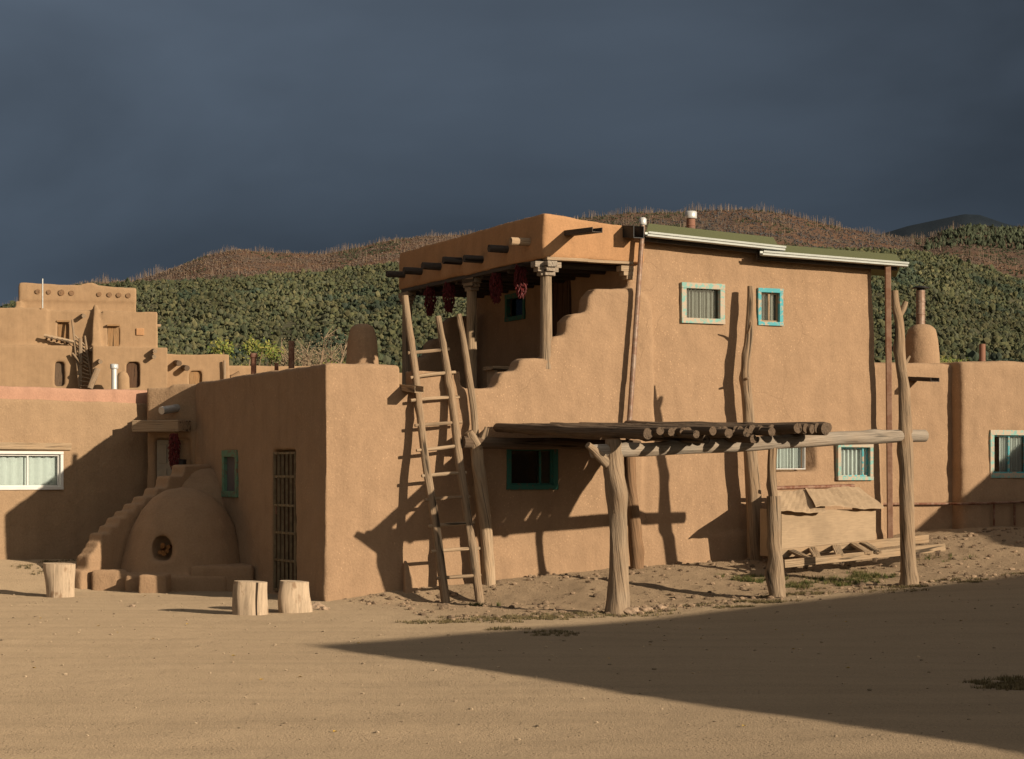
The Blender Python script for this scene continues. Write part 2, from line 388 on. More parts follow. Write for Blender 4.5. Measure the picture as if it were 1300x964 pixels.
dot = N.new('ShaderNodeVectorMath'); dot.operation = 'DOT_PRODUCT'; L.new(tc.outputs['Generated'], dot.inputs[0]); dot.inputs[1].default_value = Vector((-.72, .60, -.35)).normalized()
mr = N.new('ShaderNodeMapRange'); mr.interpolation_type = 'SMOOTHSTEP'; mr.inputs['From Min'].default_value = -.42; mr.inputs['From Max'].default_value = .12; L.new(dot.outputs['Value'], mr.inputs[0])
mp = N.new('ShaderNodeMapping'); mp.inputs['Scale'].default_value = (1.3, 1.3, 3.2); L.new(tc.outputs['Generated'], mp.inputs[0])
nz = N.new('ShaderNodeTexNoise'); nz.inputs['Scale'].default_value = 2.4; nz.inputs['Detail'].default_value = 5; nz.inputs['Roughness'].default_value = .48; nz.inputs['Distortion'].default_value = .3; L.new(mp.outputs[0], nz.inputs[0])
sx = N.new('ShaderNodeSeparateXYZ'); L.new(tc.outputs['Generated'], sx.inputs[0])
# storm cloud: darker aloft and to the north-east, bluer rain curtain low down
r1 = N.new('ShaderNodeValToRGB'); L.new(sx.outputs['Z'], r1.inputs[0]); e = r1.color_ramp.elements
K = .84/.075
e[0].position = .02; e[0].color = (.034*K/10, .048*K/10, .067*K/10, 1); e[1].position = .24; e[1].color = (.074*K/10, .097*K/10, .130*K/10, 1)
em = e.new(.13); em.color = (.063*K/10, .085*K/10, .115*K/10, 1)
v1 = wmath('MULTIPLY_ADD', nz.outputs['Fac'], 1.9); v1.node.inputs[2].default_value = .08
xr = N.new('ShaderNodeValToRGB'); hx = wmath('MULTIPLY_ADD', sx.outputs['X'], .5); hx.node.inputs[2].default_value = .5; L.new(hx, xr.inputs[0])
ee = xr.color_ramp.elements
for p_, c_ in ((.25, .32), (.36, .64), (.5, .37), (.62, .345)): q_ = ee.new(p_); q_.color = (c_, c_, c_, 1)
ee[0].color = (.15, .15, .15, 1); ee[-1].color = (.45, .45, .45, 1)
v2 = wmath('MULTIPLY', xr.outputs[0], 2.)
vv = wmath('MULTIPLY', wmath('MULTIPLY', v1, v2), 10.)
cm = N.new('ShaderNodeVectorMath'); cm.operation = 'SCALE'; L.new(r1.outputs[0], cm.inputs[0]); L.new(vv, cm.inputs['Scale'])
mx = N.new('ShaderNodeMix'); mx.data_type = 'RGBA'; L.new(mr.outputs[0], mx.inputs[0]); cw = N.new('ShaderNodeMix'); cw.data_type = 'RGBA'; cw.clamp_result = False; cw.inputs[0].default_value = .55; L.new(sk.outputs[0], cw.inputs[6]); cw.inputs[7].default_value = (6.2, 5.2, 3.9, 1); L.new(cw.outputs[2], mx.inputs[6]); L.new(cm.outputs[0], mx.inputs[7]); mx.clamp_result = False
L.new(mx.outputs[2], bg.inputs[0])
SC.view_settings.view_transform = 'Standard'; SC.view_settings.look = 'None'; SC.view_settings.gamma = 1; SC.view_settings.exposure = .25; SC.view_settings.use_curve_mapping = False
# ---------------------------------------------------------------- ground: one sheet to the horizon
def axis(lo, hi, st, far, ratio=1.35):
    a = list(np.arange(lo, hi, st)); d = st; x = a[0]
    while x > -far: d *= ratio; x -= d; a.insert(0, x)
    d = st; x = a[-1]
    while x < far: d *= ratio; x += d; a.append(x)
    return np.array(a)
gx = axis(-9, 11, .045, 4500); gy = axis(10.5, 31, .05, 4500)
X, Y = np.meshgrid(gx, gy); Z = gz(X, Y)
nx, ny = len(gx), len(gy); idx = np.arange(nx*ny).reshape(ny, nx)
quads = np.stack([idx[:-1, :-1], idx[:-1, 1:], idx[1:, 1:], idx[1:, :-1]], -1).reshape(-1, 4)
def m_dirt():
    n = NT('dirt'); co = n.co(); c = (.40, .30, .195)
    big = n.noise(co, .35, 5, .6); mid = n.noise(co, 2.6, 6, .65); fine = n.noise(co, 45, 5, .7)
    col = n.ramp(big, [(.3, mul(c, .82)), (.5, c), (.7, (.45, .345, .23))])
    col = n.mix(.45, col, n.ramp(mid, [(.3, mul(c, .72)), (.5, c), (.72, mul(c, 1.2))]))
    # long packed wheel tracks along the road
    mp = n.node('ShaderNodeMapping'); mp.inputs['Rotation'].default_value = (0, 0, math.radians(-20)); mp.inputs['Scale'].default_value = (.12, 1.5, 1); n.l.new(n.node('ShaderNodeTexCoord').outputs['Object'], mp.inputs[0])
    tr = n.noise(mp.outputs[0], 1.6, 6, .6)
    col = n.mix(.7, col, n.ramp(tr, [(.36, mul(c, .66)), (.52, c), (.68, mul(c, 1.22))]))
    # looser reddish soil on the bank
    bank = n.node('ShaderNodeAttribute', attribute_name='tint').outputs['Fac']
    col = n.mix(n.math('MULTIPLY', bank, .95), col, n.ramp(mid, [(.3, (.145, .09, .053)), (.7, (.27, .178, .11))]))
    v = n.node('ShaderNodeTexVoronoi', Scale=22.); n.l.new(co, v.inputs['Vector'])
    pb = n.math('MULTIPLY', n.ramp(v.outputs['Distance'], [(.1, 1.), (.26, 0.)]), n.ramp(n.noise(co, 3.1, 4), [(.45, 0.), (.6, .8)]))
    col = n.mix(pb, col, n.mix(v.outputs['Color'], mul(c, .55), mul(c, 1.5)))
    v2 = n.node('ShaderNodeTexVoronoi', Scale=75.); n.l.new(co, v2.inputs['Vector'])
    col = n.mix(.5, col, n.mix(n.ramp(v2.outputs['Distance'], [(.1, 1.), (.5, 0.)]), mul(c, .72), mul(c, 1.32)))
    col = n.mix(.32, col, n.ramp(fine, [(.3, mul(c, .55)), (.7, mul(c, 1.45))]))
    h = n.bump(mid, .35, .04); h = n.bump(pb, .7, .02, h); h = n.bump(fine, .7, .015, h); h = n.bump(v2.outputs['Distance'], .4, .008, h)
    n.b.inputs['Diffuse Roughness'].default_value = 1.; n.b.inputs['Specular IOR Level'].default_value = .1; return n.out(col, h, .97)
u_, v_ = uv_of(X, Y)
bank = sm(-3.5, -2.7, v_ + fbm(X*1.3, Y*1.3, 3, 21)*1.2)*sm(-.2, 1.2, u_)
g = fast_mesh('ground', np.stack([X, Y, Z], -1).reshape(-1, 3), quads, m_dirt(), np.repeat(bank.reshape(-1, 1), 3, 1), True); tag(g, kind='structure')
# ---------------------------------------------------------------- hills
GC = ([-1500, -300, 0, 60, 110, 170, 280, 350, 400, 450, 500, 600, 750, 900, 1060, 1150, 1200, 1250, 1300, 1400, 1700, 2800],
      [400, 392, 392, 376, 365, 360, 357, 350, 349, 341, 335, 330, 322, 318, 317, 319, 326, 342, 358, 384, 400, 410])
BC = ([-1500, -300, 0, 60, 110, 170, 200, 230, 260, 300, 350, 410, 450, 500, 560, 600, 650, 700, 760, 800, 850, 900, 950, 1000, 1050, 1100, 1150, 1183, 1208, 1233, 1266, 1300, 1500, 2800],
      [410, 398, 392, 370, 359, 357, 348, 337, 325, 317, 321, 323, 315, 304, 299, 298, 290, 281, 275, 270, 270, 267, 266, 272, 285, 295, 303, 301, 294, 289, 292, 292, 300, 320])
FC = ([-1500, 1000, 1100, 1153, 1191, 1224, 1244, 1276, 1340, 2800], [450, 420, 303, 287, 279, 272, 273, 284, 298, 330])
def ridge(px, T, Yc): return 1.6+(600-np.interp(px, *T))/2500*Yc
def green_z(px, Y):
    t = np.clip((Y-430)/570, 0, 1); x = (px-650)/2500*Y
    z = ridge(px, GC, 1000)*t**.92 + fbm(x/70, Y/70, 4, 1)*38*t*(1-t)*1.6
    return np.where(Y > 1000, ridge(px, GC, 1000)*(1-(Y-1000)/900), z)
def brown_z(px, Y):
    t = np.clip((Y-1050)/550, 0, 1); x = (px-650)/2500*Y
    a = ridge(px, GC, 1000)*.86; b = ridge(px, BC, 1600)
    z = a*(1-t)+b*t + fbm(x/90, Y/90, 4, 5)*50*t*(1-t)
    return np.where(Y > 1600, b*(1-(Y-1600)/900), z)
def hill(name, zf, y0, y1, mat, n=110):
    px = np.linspace(-1500, 2800, 700); Yv = np.linspace(y0, y1, n); PX, YY = np.meshgrid(px, Yv); ZZ = zf(PX, YY)
    XX = (PX-650)/2500*YY; I = np.arange(PX.size).reshape(PX.shape)
    q = np.stack([I[:-1, :-1], I[:-1, 1:], I[1:, 1:], I[1:, :-1]], -1).reshape(-1, 4)
    o = fast_mesh(name, np.stack([XX, YY, ZZ], -1).reshape(-1, 3), q, mat, None, True); return tag(o, kind='structure')
def m_hill(name, a, b, c2, sc):
    n = NT(name); co = n.co(); g = n.noise(co, sc, 8, .7); h = n.noise(co, sc*.2, 4)
    return n.out(n.mix(n.ramp(h, [(.4, 0.), (.6, 1.)]), n.ramp(g, [(.35, a), (.65, b)]), n.ramp(g, [(.35, a), (.65, c2)])), n.bump(g, .6, 3.), 1.)
hill('hill', green_z, 430, 1200, m_hill('hill_soil', (.08, .08, .045), (.12, .11, .065), (.10, .098, .055), .12))
hill('hill', brown_z, 1050, 1800, m_hill('burnt_slope', (.10, .055, .04), (.20, .11, .06), (.16, .12, .085), .09))
def far_z(px, Y):
    t = np.clip((Y-2500)/800, 0, 1); x = (px-650)/2500*Y
    return ridge(px, FC, 3300)*t + fbm(x/120, Y/120, 4, 8)*60*t*(1-t)
hill('mountain', far_z, 2500, 3300, m_hill('far_mountain', (.010, .018, .028), (.018, .028, .040), (.016, .025, .036), .02), 40)  # the mountain lies in shadow; that darkness is put into its base colour
# woods on the hills: far masses nobody could count
def ico(sub):
    bm = bmesh.new(); bmesh.ops.create_icosphere(bm, subdivisions=sub, radius=1); v = np.array([tuple(x.co) for x in bm.verts]); f = np.array([[q.index for q in p.verts] for p in bm.faces]); bm.free(); return v, f
I1v, I1f = ico(1); I2v, I2f = ico(2)
def clumps(name, P, R, cols, hv=1.0, lobes=3, jit=.35, label=None):
    V = []; F = []; T = []; n = len(P); off = 0
    for l in range(lobes):
        d = RNG.normal(size=(n, 3))*np.array([.38, .38, .30])*R[:, None]; r = R*RNG.uniform(.5, .8, n)
        base = I1v[None]*(1+RNG.uniform(-jit, jit, (n, len(I1v), 1)))
        base = base*r[:, None, None]; base[:, :, 2] *= hv
        v = base + (P+d)[:, None, :]; v[:, :, 2] += (R*hv*.55)[:, None]
        f = I1f[None] + (np.arange(n)*len(I1v))[:, None, None] + off; off += n*len(I1v)
        V.append(v.reshape(-1, 3)); F.append(f.reshape(-1, 3)); T.append(np.repeat(cols*RNG.uniform(.8, 1.2, (n, 1)), len(I1v), 0))
    o = fast_mesh(name, np.concatenate(V), np.concatenate(F), M['tint'], np.concatenate(T)); return tag(o, label, 'wood', kind='stuff')
n = 200000; px = RNG.uniform(-200, 1500, n); t = RNG.uniform(.03, 1.0, n)**.85; YY = 430+570*t
xx = (px-650)/2500*YY; keep = (fbm(xx/16, YY/26, 4, 61)+.5+.25*RNG.random(n)) > .48; px, t, YY = px[keep], t[keep], YY[keep]; n = len(px)
zz = green_z(px, YY); xx = (px-650)/2500*YY; dens = vnoise(xx/40, YY/40, 4)
pal = np.array([[.075, .082, .040], [.095, .098, .046], [.062, .074, .040], [.11, .105, .052], [.080, .085, .050]])
cols = pal[RNG.integers(0, 5, n)]*(.72+.4*dens[:, None]+.5*vnoise(px/90, YY/70, 77)[:, None])
dk = fbm((px)/60, YY/60, 3, 31) > .13; cols[dk] *= np.array([.6, .75, .9]); cols = cols*RNG.uniform(.8, 1.2, (n, 1))
clumps('hill_wood', np.stack([xx, YY, zz], 1), np.clip(.74*np.exp(RNG.normal(size=n)*.36), .35, 1.9), cols, 1.1, 1, .4, 'dark green pinon and juniper wood covering the lower hill')
n = 34000; px = RNG.uniform(-200, 1500, n); t = RNG.uniform(.0, 1.0, n); YY = 1050+550*t; zz = brown_z(px, YY); xx = (px-650)/2500*YY
pal = np.array([[.160, .108, .080], [.14, .098, .078], [.172, .122, .088], [.13, .102, .082], [.15, .122, .100], [.19, .130, .078]])
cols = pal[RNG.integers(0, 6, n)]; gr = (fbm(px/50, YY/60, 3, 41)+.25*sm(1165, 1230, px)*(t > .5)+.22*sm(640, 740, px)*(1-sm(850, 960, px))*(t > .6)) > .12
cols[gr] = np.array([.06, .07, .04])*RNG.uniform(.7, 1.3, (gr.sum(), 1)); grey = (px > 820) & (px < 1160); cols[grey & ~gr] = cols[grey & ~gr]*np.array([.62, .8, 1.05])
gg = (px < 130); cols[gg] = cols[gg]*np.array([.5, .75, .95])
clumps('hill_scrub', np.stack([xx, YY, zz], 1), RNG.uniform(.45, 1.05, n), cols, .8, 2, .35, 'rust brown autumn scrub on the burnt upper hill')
def spikes(name, n, label):
    px = RNG.uniform(-200, 1500, n); t = RNG.uniform(0, 1, n)**.6; k = RNG.random(n) < .33; t[k] = RNG.uniform(.97, 1.0, k.sum()); YY = 1050+550*t; zz = brown_z(px, YY); xx = (px-650)/2500*YY
    h = RNG.uniform(2.5, 6.5, n)*(.3+1.4*vnoise(px/22, YY/40, 3)**1.5); h[px < 600] *= .8; r = RNG.uniform(.08, .17, n); lean = RNG.normal(size=(n, 2))*.35
    V = np.zeros((n, 6, 3)); a = RNG.uniform(0, 6.28, n)
    for j in range(3):
        c = np.cos(a+j*2.094); s = np.sin(a+j*2.094)
        V[:, j] = np.stack([xx+c*r, YY+s*r, zz-.5], 1); V[:, 3+j] = np.stack([xx+c*r*.35+lean[:, 0], YY+s*r*.35+lean[:, 1], zz+h], 1)
    f = np.array([[0, 1, 4, 3], [1, 2, 5, 4], [2, 0, 3, 5]]); F = (f[None]+(np.arange(n)*6)[:, None, None]).reshape(-1, 4)
    c = np.array([.22, .165, .12])*RNG.uniform(.6, 1.5, (n, 1)); c = c*np.where(RNG.random((n, 1)) < .15, 1.7, 1)
    o = fast_mesh(name, V.reshape(-1, 3), F, M['tint'], np.repeat(c, 6, 0)); tag(o, label, 'wood', kind='stuff')
spikes('burnt_trunks', 9500, 'bare grey trunks of burnt trees along the upper hill and skyline')
n = 1500; px = 1150+250*RNG.random(n)**.8; t = 1-.32*RNG.random(n)**1.3; kk_ = (fbm(px/14, t*9, 3, 71)+(px-1150)/260) > .08; px, t = px[kk_], t[kk_]; n = len(px); YY = 1050+550*t; zz = brown_z(px, YY); xx = (px-650)/2500*YY
clumps('hill_conifers', np.stack([xx, YY, zz], 1), RNG.uniform(1.0, 1.8, n), np.array([.07, .085, .05])*RNG.uniform(.6, 1.4, (n, 1)), 1.9, 2, .3, 'green conifers mixed among bare trunks on the far right ridge')
# ---------------------------------------------------------------- shared builders
def pane_window(parent, F, s0, s1, z0, z1, fw=.06, fmat='turq', mull=(), sash=None, curtain='cloth', folds=7, deep=.10, name='window', label=None, sill=None, cur=(0, 1), out=.022):
    """frame boards (the part) > pane, curtain"""
    b = MB(); rnd = lambda: random.uniform(-.004, .004)
    if fw > 0:
        b.box(F, s0, s1, -out, .05, z1-fw+rnd(), z1); b.box(F, s0, s1, -out-.004, .05, z0, z0+fw*.95)
        b.box(F, s0+.001, s0+fw+rnd(), -out+.003, .05, z0+fw*.95, z1-fw+rnd()); b.box(F, s1-fw+rnd(), s1-.001, -out+.003, .05, z0+fw*.95, z1-fw+rnd())
    i0, i1, j0, j1 = s0+fw, s1-fw, z0+fw*.95, z1-fw
    w = b.build(name, M[fmat], parent, .004)
    if label: w['label'] = label
    if sash:
        t = .022; c = MB(); c.box(F, i0, i1, .032, .060, j1-t, j1); c.box(F, i0, i1, .032, .060, j0, j0+t)
        c.box(F, i0, i0+t, .033, .059, j0+t, j1-t); c.box(F, i1-t, i1, .033, .059, j0+t, j1-t)
        for m in mull: s = i0+(i1-i0)*m; c.box(F, s-t*.6, s+t*.6, .031, .058, j0+t, j1-t)
        c.build('sash', M[sash], w, .003)
    MB().box(F, i0+.002, i1-.002, .062, .066, j0+.002, j1-.002).build('pane', M['glass'], w)
    if curtain:
        c = MB(); n = 90; a0 = i0+(i1-i0)*cur[0]; a1 = i0+(i1-i0)*cur[1]; n0 = len(c.v); ph = random.random()*6
        for k in range(2):
            for i in range(n+1):
                t = i/n; s = a0+(a1-a0)*t
                d = deep + .018*math.sin(t*folds*6.28+ph+1.3*math.sin(t*5+ph)) + .006*math.sin(t*folds*15+ph) + k*.003
                for z in (j0+.004, (j0+j1)/2, j1-.004): c.v.append(F(s, d, z)); c.g.append(Vector((s, 0, z)))
            for i in range(n):
                for j in range(2):
                    q = n0+k*(n+1)*3+i*3+j; c.f.append([q, q+3, q+4, q+1]); c.s.append(True)
        c.build('curtain', M[curtain], w)
    return w
def plank_door(parent, F, s0, s1, z0, z1, mat='door', name='door', planks=4):
    b = MB(); w = (s1-s0-.06)/planks
    for i in range(planks): b.box(F, s0+.03+i*w+.004, s0+.03+(i+1)*w-.004, .05, .085, z0+.01, z1-.03)
    d = b.build(name, M[mat], parent, .004)
    f = MB(); f.box(F, s0, s0+.03, -.004, .07, z0, z1); f.box(F, s1-.03, s1, -.004, .07, z0, z1); f.box(F, s0+.03, s1-.03, -.004, .07, z1-.03, z1); f.build('frame', M['door'], d, .003)
    return d
def canale(parent, F, s, z, length, w=.16, h=.07, mat='galv', name='roof_spout', drop=.05):
    """open-topped trough through the parapet"""
    b = MB(); t = .012
    def P(a, d, q): return F(s+a, d, z+q+drop*d/length if d < 0 else z+q)
    for a0, a1, q0, q1 in ((-w/2, w/2, 0, t), (-w/2, -w/2+t, t, h), (w/2-t, w/2, t, h)):
        b.quadbox([P(a0, -length, q0), P(a1, -length, q0), P(a1, .1, q0), P(a0, .1, q0), P(a0, -length, q1), P(a1, -length, q1), P(a1, .1, q1), P(a0, .1, q1)])
    return b.build(name, M[mat], parent, .002)
def stovepipe(parent, p, h, r, mat='rust', cap=True, name='stovepipe', bands=2, capmat=None, conical=False):
    b = MB(); prof = [(r*1.0, 0), (r, h*.5)]
    b.tube([p, Vector(p)+Vector((0, 0, h))], [r, r], 16, .1, 0.0)
    for i in range(bands): z = h*(i+1)/(bands+1); b.lathe(Vector(p)+Vector((0, 0, z)), [(r*1.0, 0), (r*1.07, .005), (r*1.07, .02), (r*1.0, .025)], 16)
    o = b.build(name, M[mat], parent)
    if cap:
        c = MB(); q = Vector(p)+Vector((0, 0, h))
        if conical: c.lathe(q+Vector((0, 0, .03)), [(r*1.9, 0), (r*2.0, .012), (r*1.2, .03), (r*.3, .045)], 18); c.tube([q, q+Vector((0, 0, .05))], r*.9, 8, .05, 0)
        else: c.lathe(q+Vector((0, 0, -r*.7)), [(r*1.3, 0), (r*1.38, .01), (r*1.38, r*1.5), (r*1.15, r*1.7)], 18)
        c.build('pipe_cap', M[capmat or mat], o)
    return o
FV = lambda v0: (lambda s, d, z: uvz(s, v0+d, z))
FU = lambda u0: (lambda s, d, z: uvz(u0+d, s, z))
WF = lambda s, d, z: Vector((s, d, z))
# ---------------------------------------------------------------- main house
def vb(z): return .14*max(0, z)/4.7                        # the tall block leans back a little
house = thing('adobe_house', 'two storey tan adobe house with an upper corner porch and turquoise framed windows', 'house', uvz(0, 0, 0))
HL = 5.69; ztop = 2.93
Lp = [fr(585, 493, 0), fr(628, 492, 0), fr(633, 479, 0), fr(638, 472, 0), fr(655, 471, 0), fr(659, 458, 0), fr(666, 455, 0), fr(695, 454, 0), fr(697, 432, 0), fr(703, 427, 0), fr(717, 426, 0),
      fr(718, 408, 0), fr(727, 399, 0), fr(744, 398, 0), fr(746, 378, 0), fr(756, 367, 0), fr(806, 366, 0), fr(820, 374, 0), fr(828, 392, 0)]
step = [(Lp[0][0]-.05, 2.2)] + Lp + [(Lp[-1][0]+.03, 2.2)]
U1, U2, U3 = 4.29, uof(961, .1), 8.33
blocks = [blk(0, 4.45, 0, HL, -.4, 2.60),                                       # ground floor, deck of the terrace on top
  blk(0, 1.0, 0, .26, 2.4, ztop+.02), blk(0, .28, 0, HL, 2.4, ztop+.02), blk(0, 4.5, HL-.26, HL, 2.4, 2.80),
  blk(.99, 1.16, 0, .26, 2.4, 2.63), blk(1.15, 1.83, 0, .26, 2.4, fr(550, 471, 0)[1]), blk(1.8, 2.4, 0, .26, 2.4, fr(600, 493, 0)[1]),
  prism(step, -.03, .27), hexa((-.05, 4.6, -.10, .3), (-.02, 4.55, 0, .3), -.4, .7),
  hexa((U1, U2, 0, 5.2), (U1, U2, vb(4.7), 5.2), -.4, 4.70), hexa((U2-.1, 8.42, 0, 5.2), (U2-.1, 8.22, vb(4.55), 5.2), -.4, 4.58),
  hexa((4.4, 8.45, -.12, .3), (4.4, 8.42, 0, .3), -.4, .75)]
# stepped parapet at the back of the porch
bs = [fr(528, 500, 4.8), fr(528, 455, 4.8), fr(541, 453, 4.8), fr(543, 437, 4.8), fr(548, 431, 4.8), fr(563, 430, 4.8), fr(565, 410, 4.8), fr(572, 402, 4.8), fr(601, 400, 4.8), fr(603, 500, 4.8)]
blocks.append(prism(bs, 4.7, 4.98))
w1 = [*fr(865, 410, .1), *fr(920, 361, .1)]; w2 = [*fr(962, 413, .1), *fr(994, 367, .1)]; w3 = [*fr(984, 597, .04), *fr(1027, 566, .04)]
w4 = [*fr(1062, 610, .04), *fr(1107, 563, .04)]; w5 = [*fr(643, 622, 0), *fr(708, 564, 0)]
def cut(w, m=.045, d=.35, v=-.2): return blk(w[0]+m, w[2]-m, v, d, w[1]+m, w[3]-m)
cuts = [cut(w1), cut(w2), hexa((w3[0]-.05, w3[2]+.28, -.25, .28), (w3[0]-.05, w3[2]+.28, -.25, .28), w3[1]-.02, w3[3]+.05), cut(w4), cut(w5, .04, .8)]
cuts[2] = [(w3[0]-.03, -.2, w3[1]-.02), (w3[2]+.30, -.2, w3[1]-.02), (w3[2], .30, w3[1]-.02), (w3[0]-.03, .30, w3[1]-.02), (w3[0]-.03, -.2, w3[3]+.05), (w3[2]+.24, -.2, w3[3]+.05), (w3[2], .30, w3[3]+.05), (w3[0]-.03, .30, w3[3]+.05)]
ws = [*sd(283, 631, 0), *sd(302, 571, 0)]; dd = [*sd(346, 748, 0), *sd(375, 572, 0)]
ws_ = (min(ws[0], ws[2]), max(ws[0], ws[2])); dd_ = (min(dd[0], dd[2]), max(dd[0], dd[2])); wz = (ws[1], ws[3])
wz = (zof(631, OY+CW*ws_[1]), zof(572, OY+CW*ws_[1])); dz = (.02, zof(572, OY+CW*dd_[1]))
cuts.append(blk(-.3, .3, ws_[0]+.04, ws_[1]-.04, wz[0]+.04, wz[1]-.04)); cuts.append(blk(-.3, .22, dd_[0], dd_[1], dz[0], dz[1]))
# openings on the porch
pw = (vof(667, U1), vof(642, U1)); pwz = (zof(405, OY+SW*U1+CW*pw[0]), zof(370, OY+SW*U1+CW*pw[0]))
pd = (vof(723, U1), vof(697, U1)); pdz = (2.62, zof(352, OY+SW*U1+CW*pd[0]))
cuts += [blk(U1-.3, U1+.3, pw[0]+.04, pw[1]-.04, pwz[0]+.04, pwz[1]-.04), blk(U1-.3, U1+.16, pd[0], pd[1], pdz[0], pdz[1])]
adobe('wall', M['adobe'], house, blocks, cuts, .036, 4, .055, .014)
# windows
pane_window(house, FV(.105), w1[0], w1[2], w1[1], w1[3], .075, 'turq', (), None, 'dcloth', 9, name='window', label='pale chipped turquoise upper window', cur=(.02, .98))
pane_window(house, FV(.105), w2[0], w2[2], w2[1], w2[3], .055, 'turq2', (.5,), 'plank', 'dcloth', 5, name='window', label='small bright turquoise upper window')
pane_window(house, FV(.13), w3[0], w3[2]-.01, w3[1]+.01, w3[3]+.03, .014, 'white', (.45,), None, 'cloth', 9, .09, name='window', label='deep set lower window with white curtain')
pane_window(house, FV(.02), w4[0], w4[2], w4[1], w4[3], .055, 'turq', (.82,), 'turq2', 'cloth', 6, name='window', label='turquoise lower window with lace curtain')
wd = pane_window(house, FV(0), w5[0], w5[2], w5[1], w5[3], .065, 'green', (.72,), 'green', None, name='window', label='dark green window under the log shade')
MB().box(FV(0), w5[0]+.05, w5[2]-.05, .5, .52, w5[1]+.04, w5[3]-.04).build('curtain', M['dark'], wd)  # no cloth: near-black sheet that paints in the dark of the unlit room
sw = pane_window(house, FU(0), ws_[0], ws_[1], wz[0], wz[1], .09, 'gpaint', (), None, None, name='window', label='narrow sage green window on the shaded side')
MB().box(FU(0), ws_[0]+.08, ws_[1]-.08, .034, .045, wz[0]+.085, wz[1]-.09).build('blind', M['greyglass'], sw)
pane_window(house, FU(U1), pw[0], pw[1], pwz[0], pwz[1], .07, 'green', (), None, 'dark', 3, name='window', label='small green window on the porch wall')  # curtain coloured near-black to stand for the unlit room behind
plank_door(house, FU(U1), pd[0], pd[1], pdz[0], pdz[1], 'door')
# barred side door
F = FU(0); d0, d1 = dd_; door = MB().box(F, d0+.02, d1-.02, .14, .17, dz[0]+.01, dz[1]-.02).build('door', M['door'], house, .004)
b = MB()
for i in range(6): s = d0+.05+(d1-d0-.1)*i/5; b.beam(F(s, .015, dz[0]+.04), F(s, .015, dz[1]-.03), .034, .03, Vector((0, 1, 0)))
for k in (0, .22, .42, .62, .83, 1): z = dz[0]+.04+(dz[1]-dz[0]-.08)*k; b.beam(F(d0+.03, .017, z), F(d1-.03, .017, z), .03, .03)
b.build('security_bars', M['bars'], door)
MB().box(F, d1-.11, d1-.045, .015, .05, 1.05, 1.17).build('lock', M['brownpipe'], door, .004)
b = MB()
for i in range(4): s = d0+.2+(d1-d0-.4)*i/3; b.box(F, s-.035, s+.035, .125, .138, .95, 1.32)
b.build('door_blanket', M['red'], door)
# porch roof, posts, corbels
v1 = 5.02; zb = 4.38
pr = [[(2.96, -.03, zb), (U1+.2, .0, zb), (U1+.2, v1, zb), (2.98, v1, zb), (2.98, -.02, 4.96), (U1+.2, .0, 4.83), (U1+.2, v1, 4.93), (3.0, v1, 4.95)]]
adobe('porch_roof', M['orange'], house, pr, (), .03, 6, .05, .012)
for k in range(11): v = .35+k*.44; MB().tube([uvz(3.06, v, zb-.045), uvz(U1+.05, v, zb-.045)], .05, 8, .3, .05).build('ceiling_pole', M['viga'], house)
b = MB(); b.box(FV(0), 3.02, 3.62, -.035, .10, zb-.03, zb+.012); b.box(FV(0), 3.62, U1+.02, -.01, .12, zb-.03, zb+.008); b.build('lintel', M['pale'], house, .006)
b = MB(); b.box(FU(2.99), .1, v1-.1, .0, .14, zb-.05, zb+.004); b.build('lintel', M['viga'], house, .006)
def corbel(u, v, ax, half=0):
    b = MB(); F = FV(v) if ax == 'u' else FU(u); c = u if ax == 'u' else v
    for i, (w, h0, h1) in enumerate(((.19, .0, .075), (.15, .075, .13), (.105, .13, .18))):
        lo = c-w if half != 1 else c-w; hi = c+w if not half else c
        b.box(F, lo, hi, -.07+.003*i, .07-.003*i, zb-.05-h1, zb-.05-h0)
    return b
for v, top in ((.06, 0), (2.42, 1), (4.82, 2)):
    u = 3.05; zbot = 3.06 if v < 1 else 2.58
    m = 'grey' if top == 0 else 'plank' if top == 1 else 'grey'
    MB().tube([uvz(u, v, zbot-.12), uvz(u, v, zbot+.5), uvz(u, v, zb-.22)], [.084, .078, .072], 16, .12, .03).build('porch_post', M[m], house)
    corbel(u, v, 'u' if v < 1 else 'v').build('corbel', M['beamw'] if v < 1 else M['grey'], house, .006)
    if v < 1: corbel(u, v, 'v').build('corbel', M['beamw'], house, .006)
corbel(U1+.02, .06, 'u', 1).build('corbel', M['pale'], house, .006)
# roof beams sticking out of the porch fascia; the last gets paler wood to look sunlit
for i, (ex, ey, ax, mm) in enumerate(((492, 349, 512, 'viga'), (517, 345, 534, 'viga'), (538, 339, 558, 'viga'), (566, 332, 585, 'viga'), (591, 330, 612, 'viga'), (622, 317, 644, 'viga'), (651, 308, 672, 'pale'))):
    v = vof(ax, 2.97); z = zof(ey, OY+SW*2.97+CW*v); r = .052 if i else .048
    MB().tube([uvz(2.70, v, z+.004), uvz(3.2, v, z)], [r, r*1.06], 14, .06, .06).build('roof_beam', M[mm], house)
u, z = fr(722, 297, 0); canale(house, FV(0), u, z-.02, .80, .15, .065, 'viga')
u, z = fr(797, 299, 0); canale(house, FV(0), u, z-.02, .30, .16, .16, 'lamp')
u, z = fr(518, 506, 0); canale(house, FV(0), u-.02, 2.63, .42, .13, .08, 'plank')
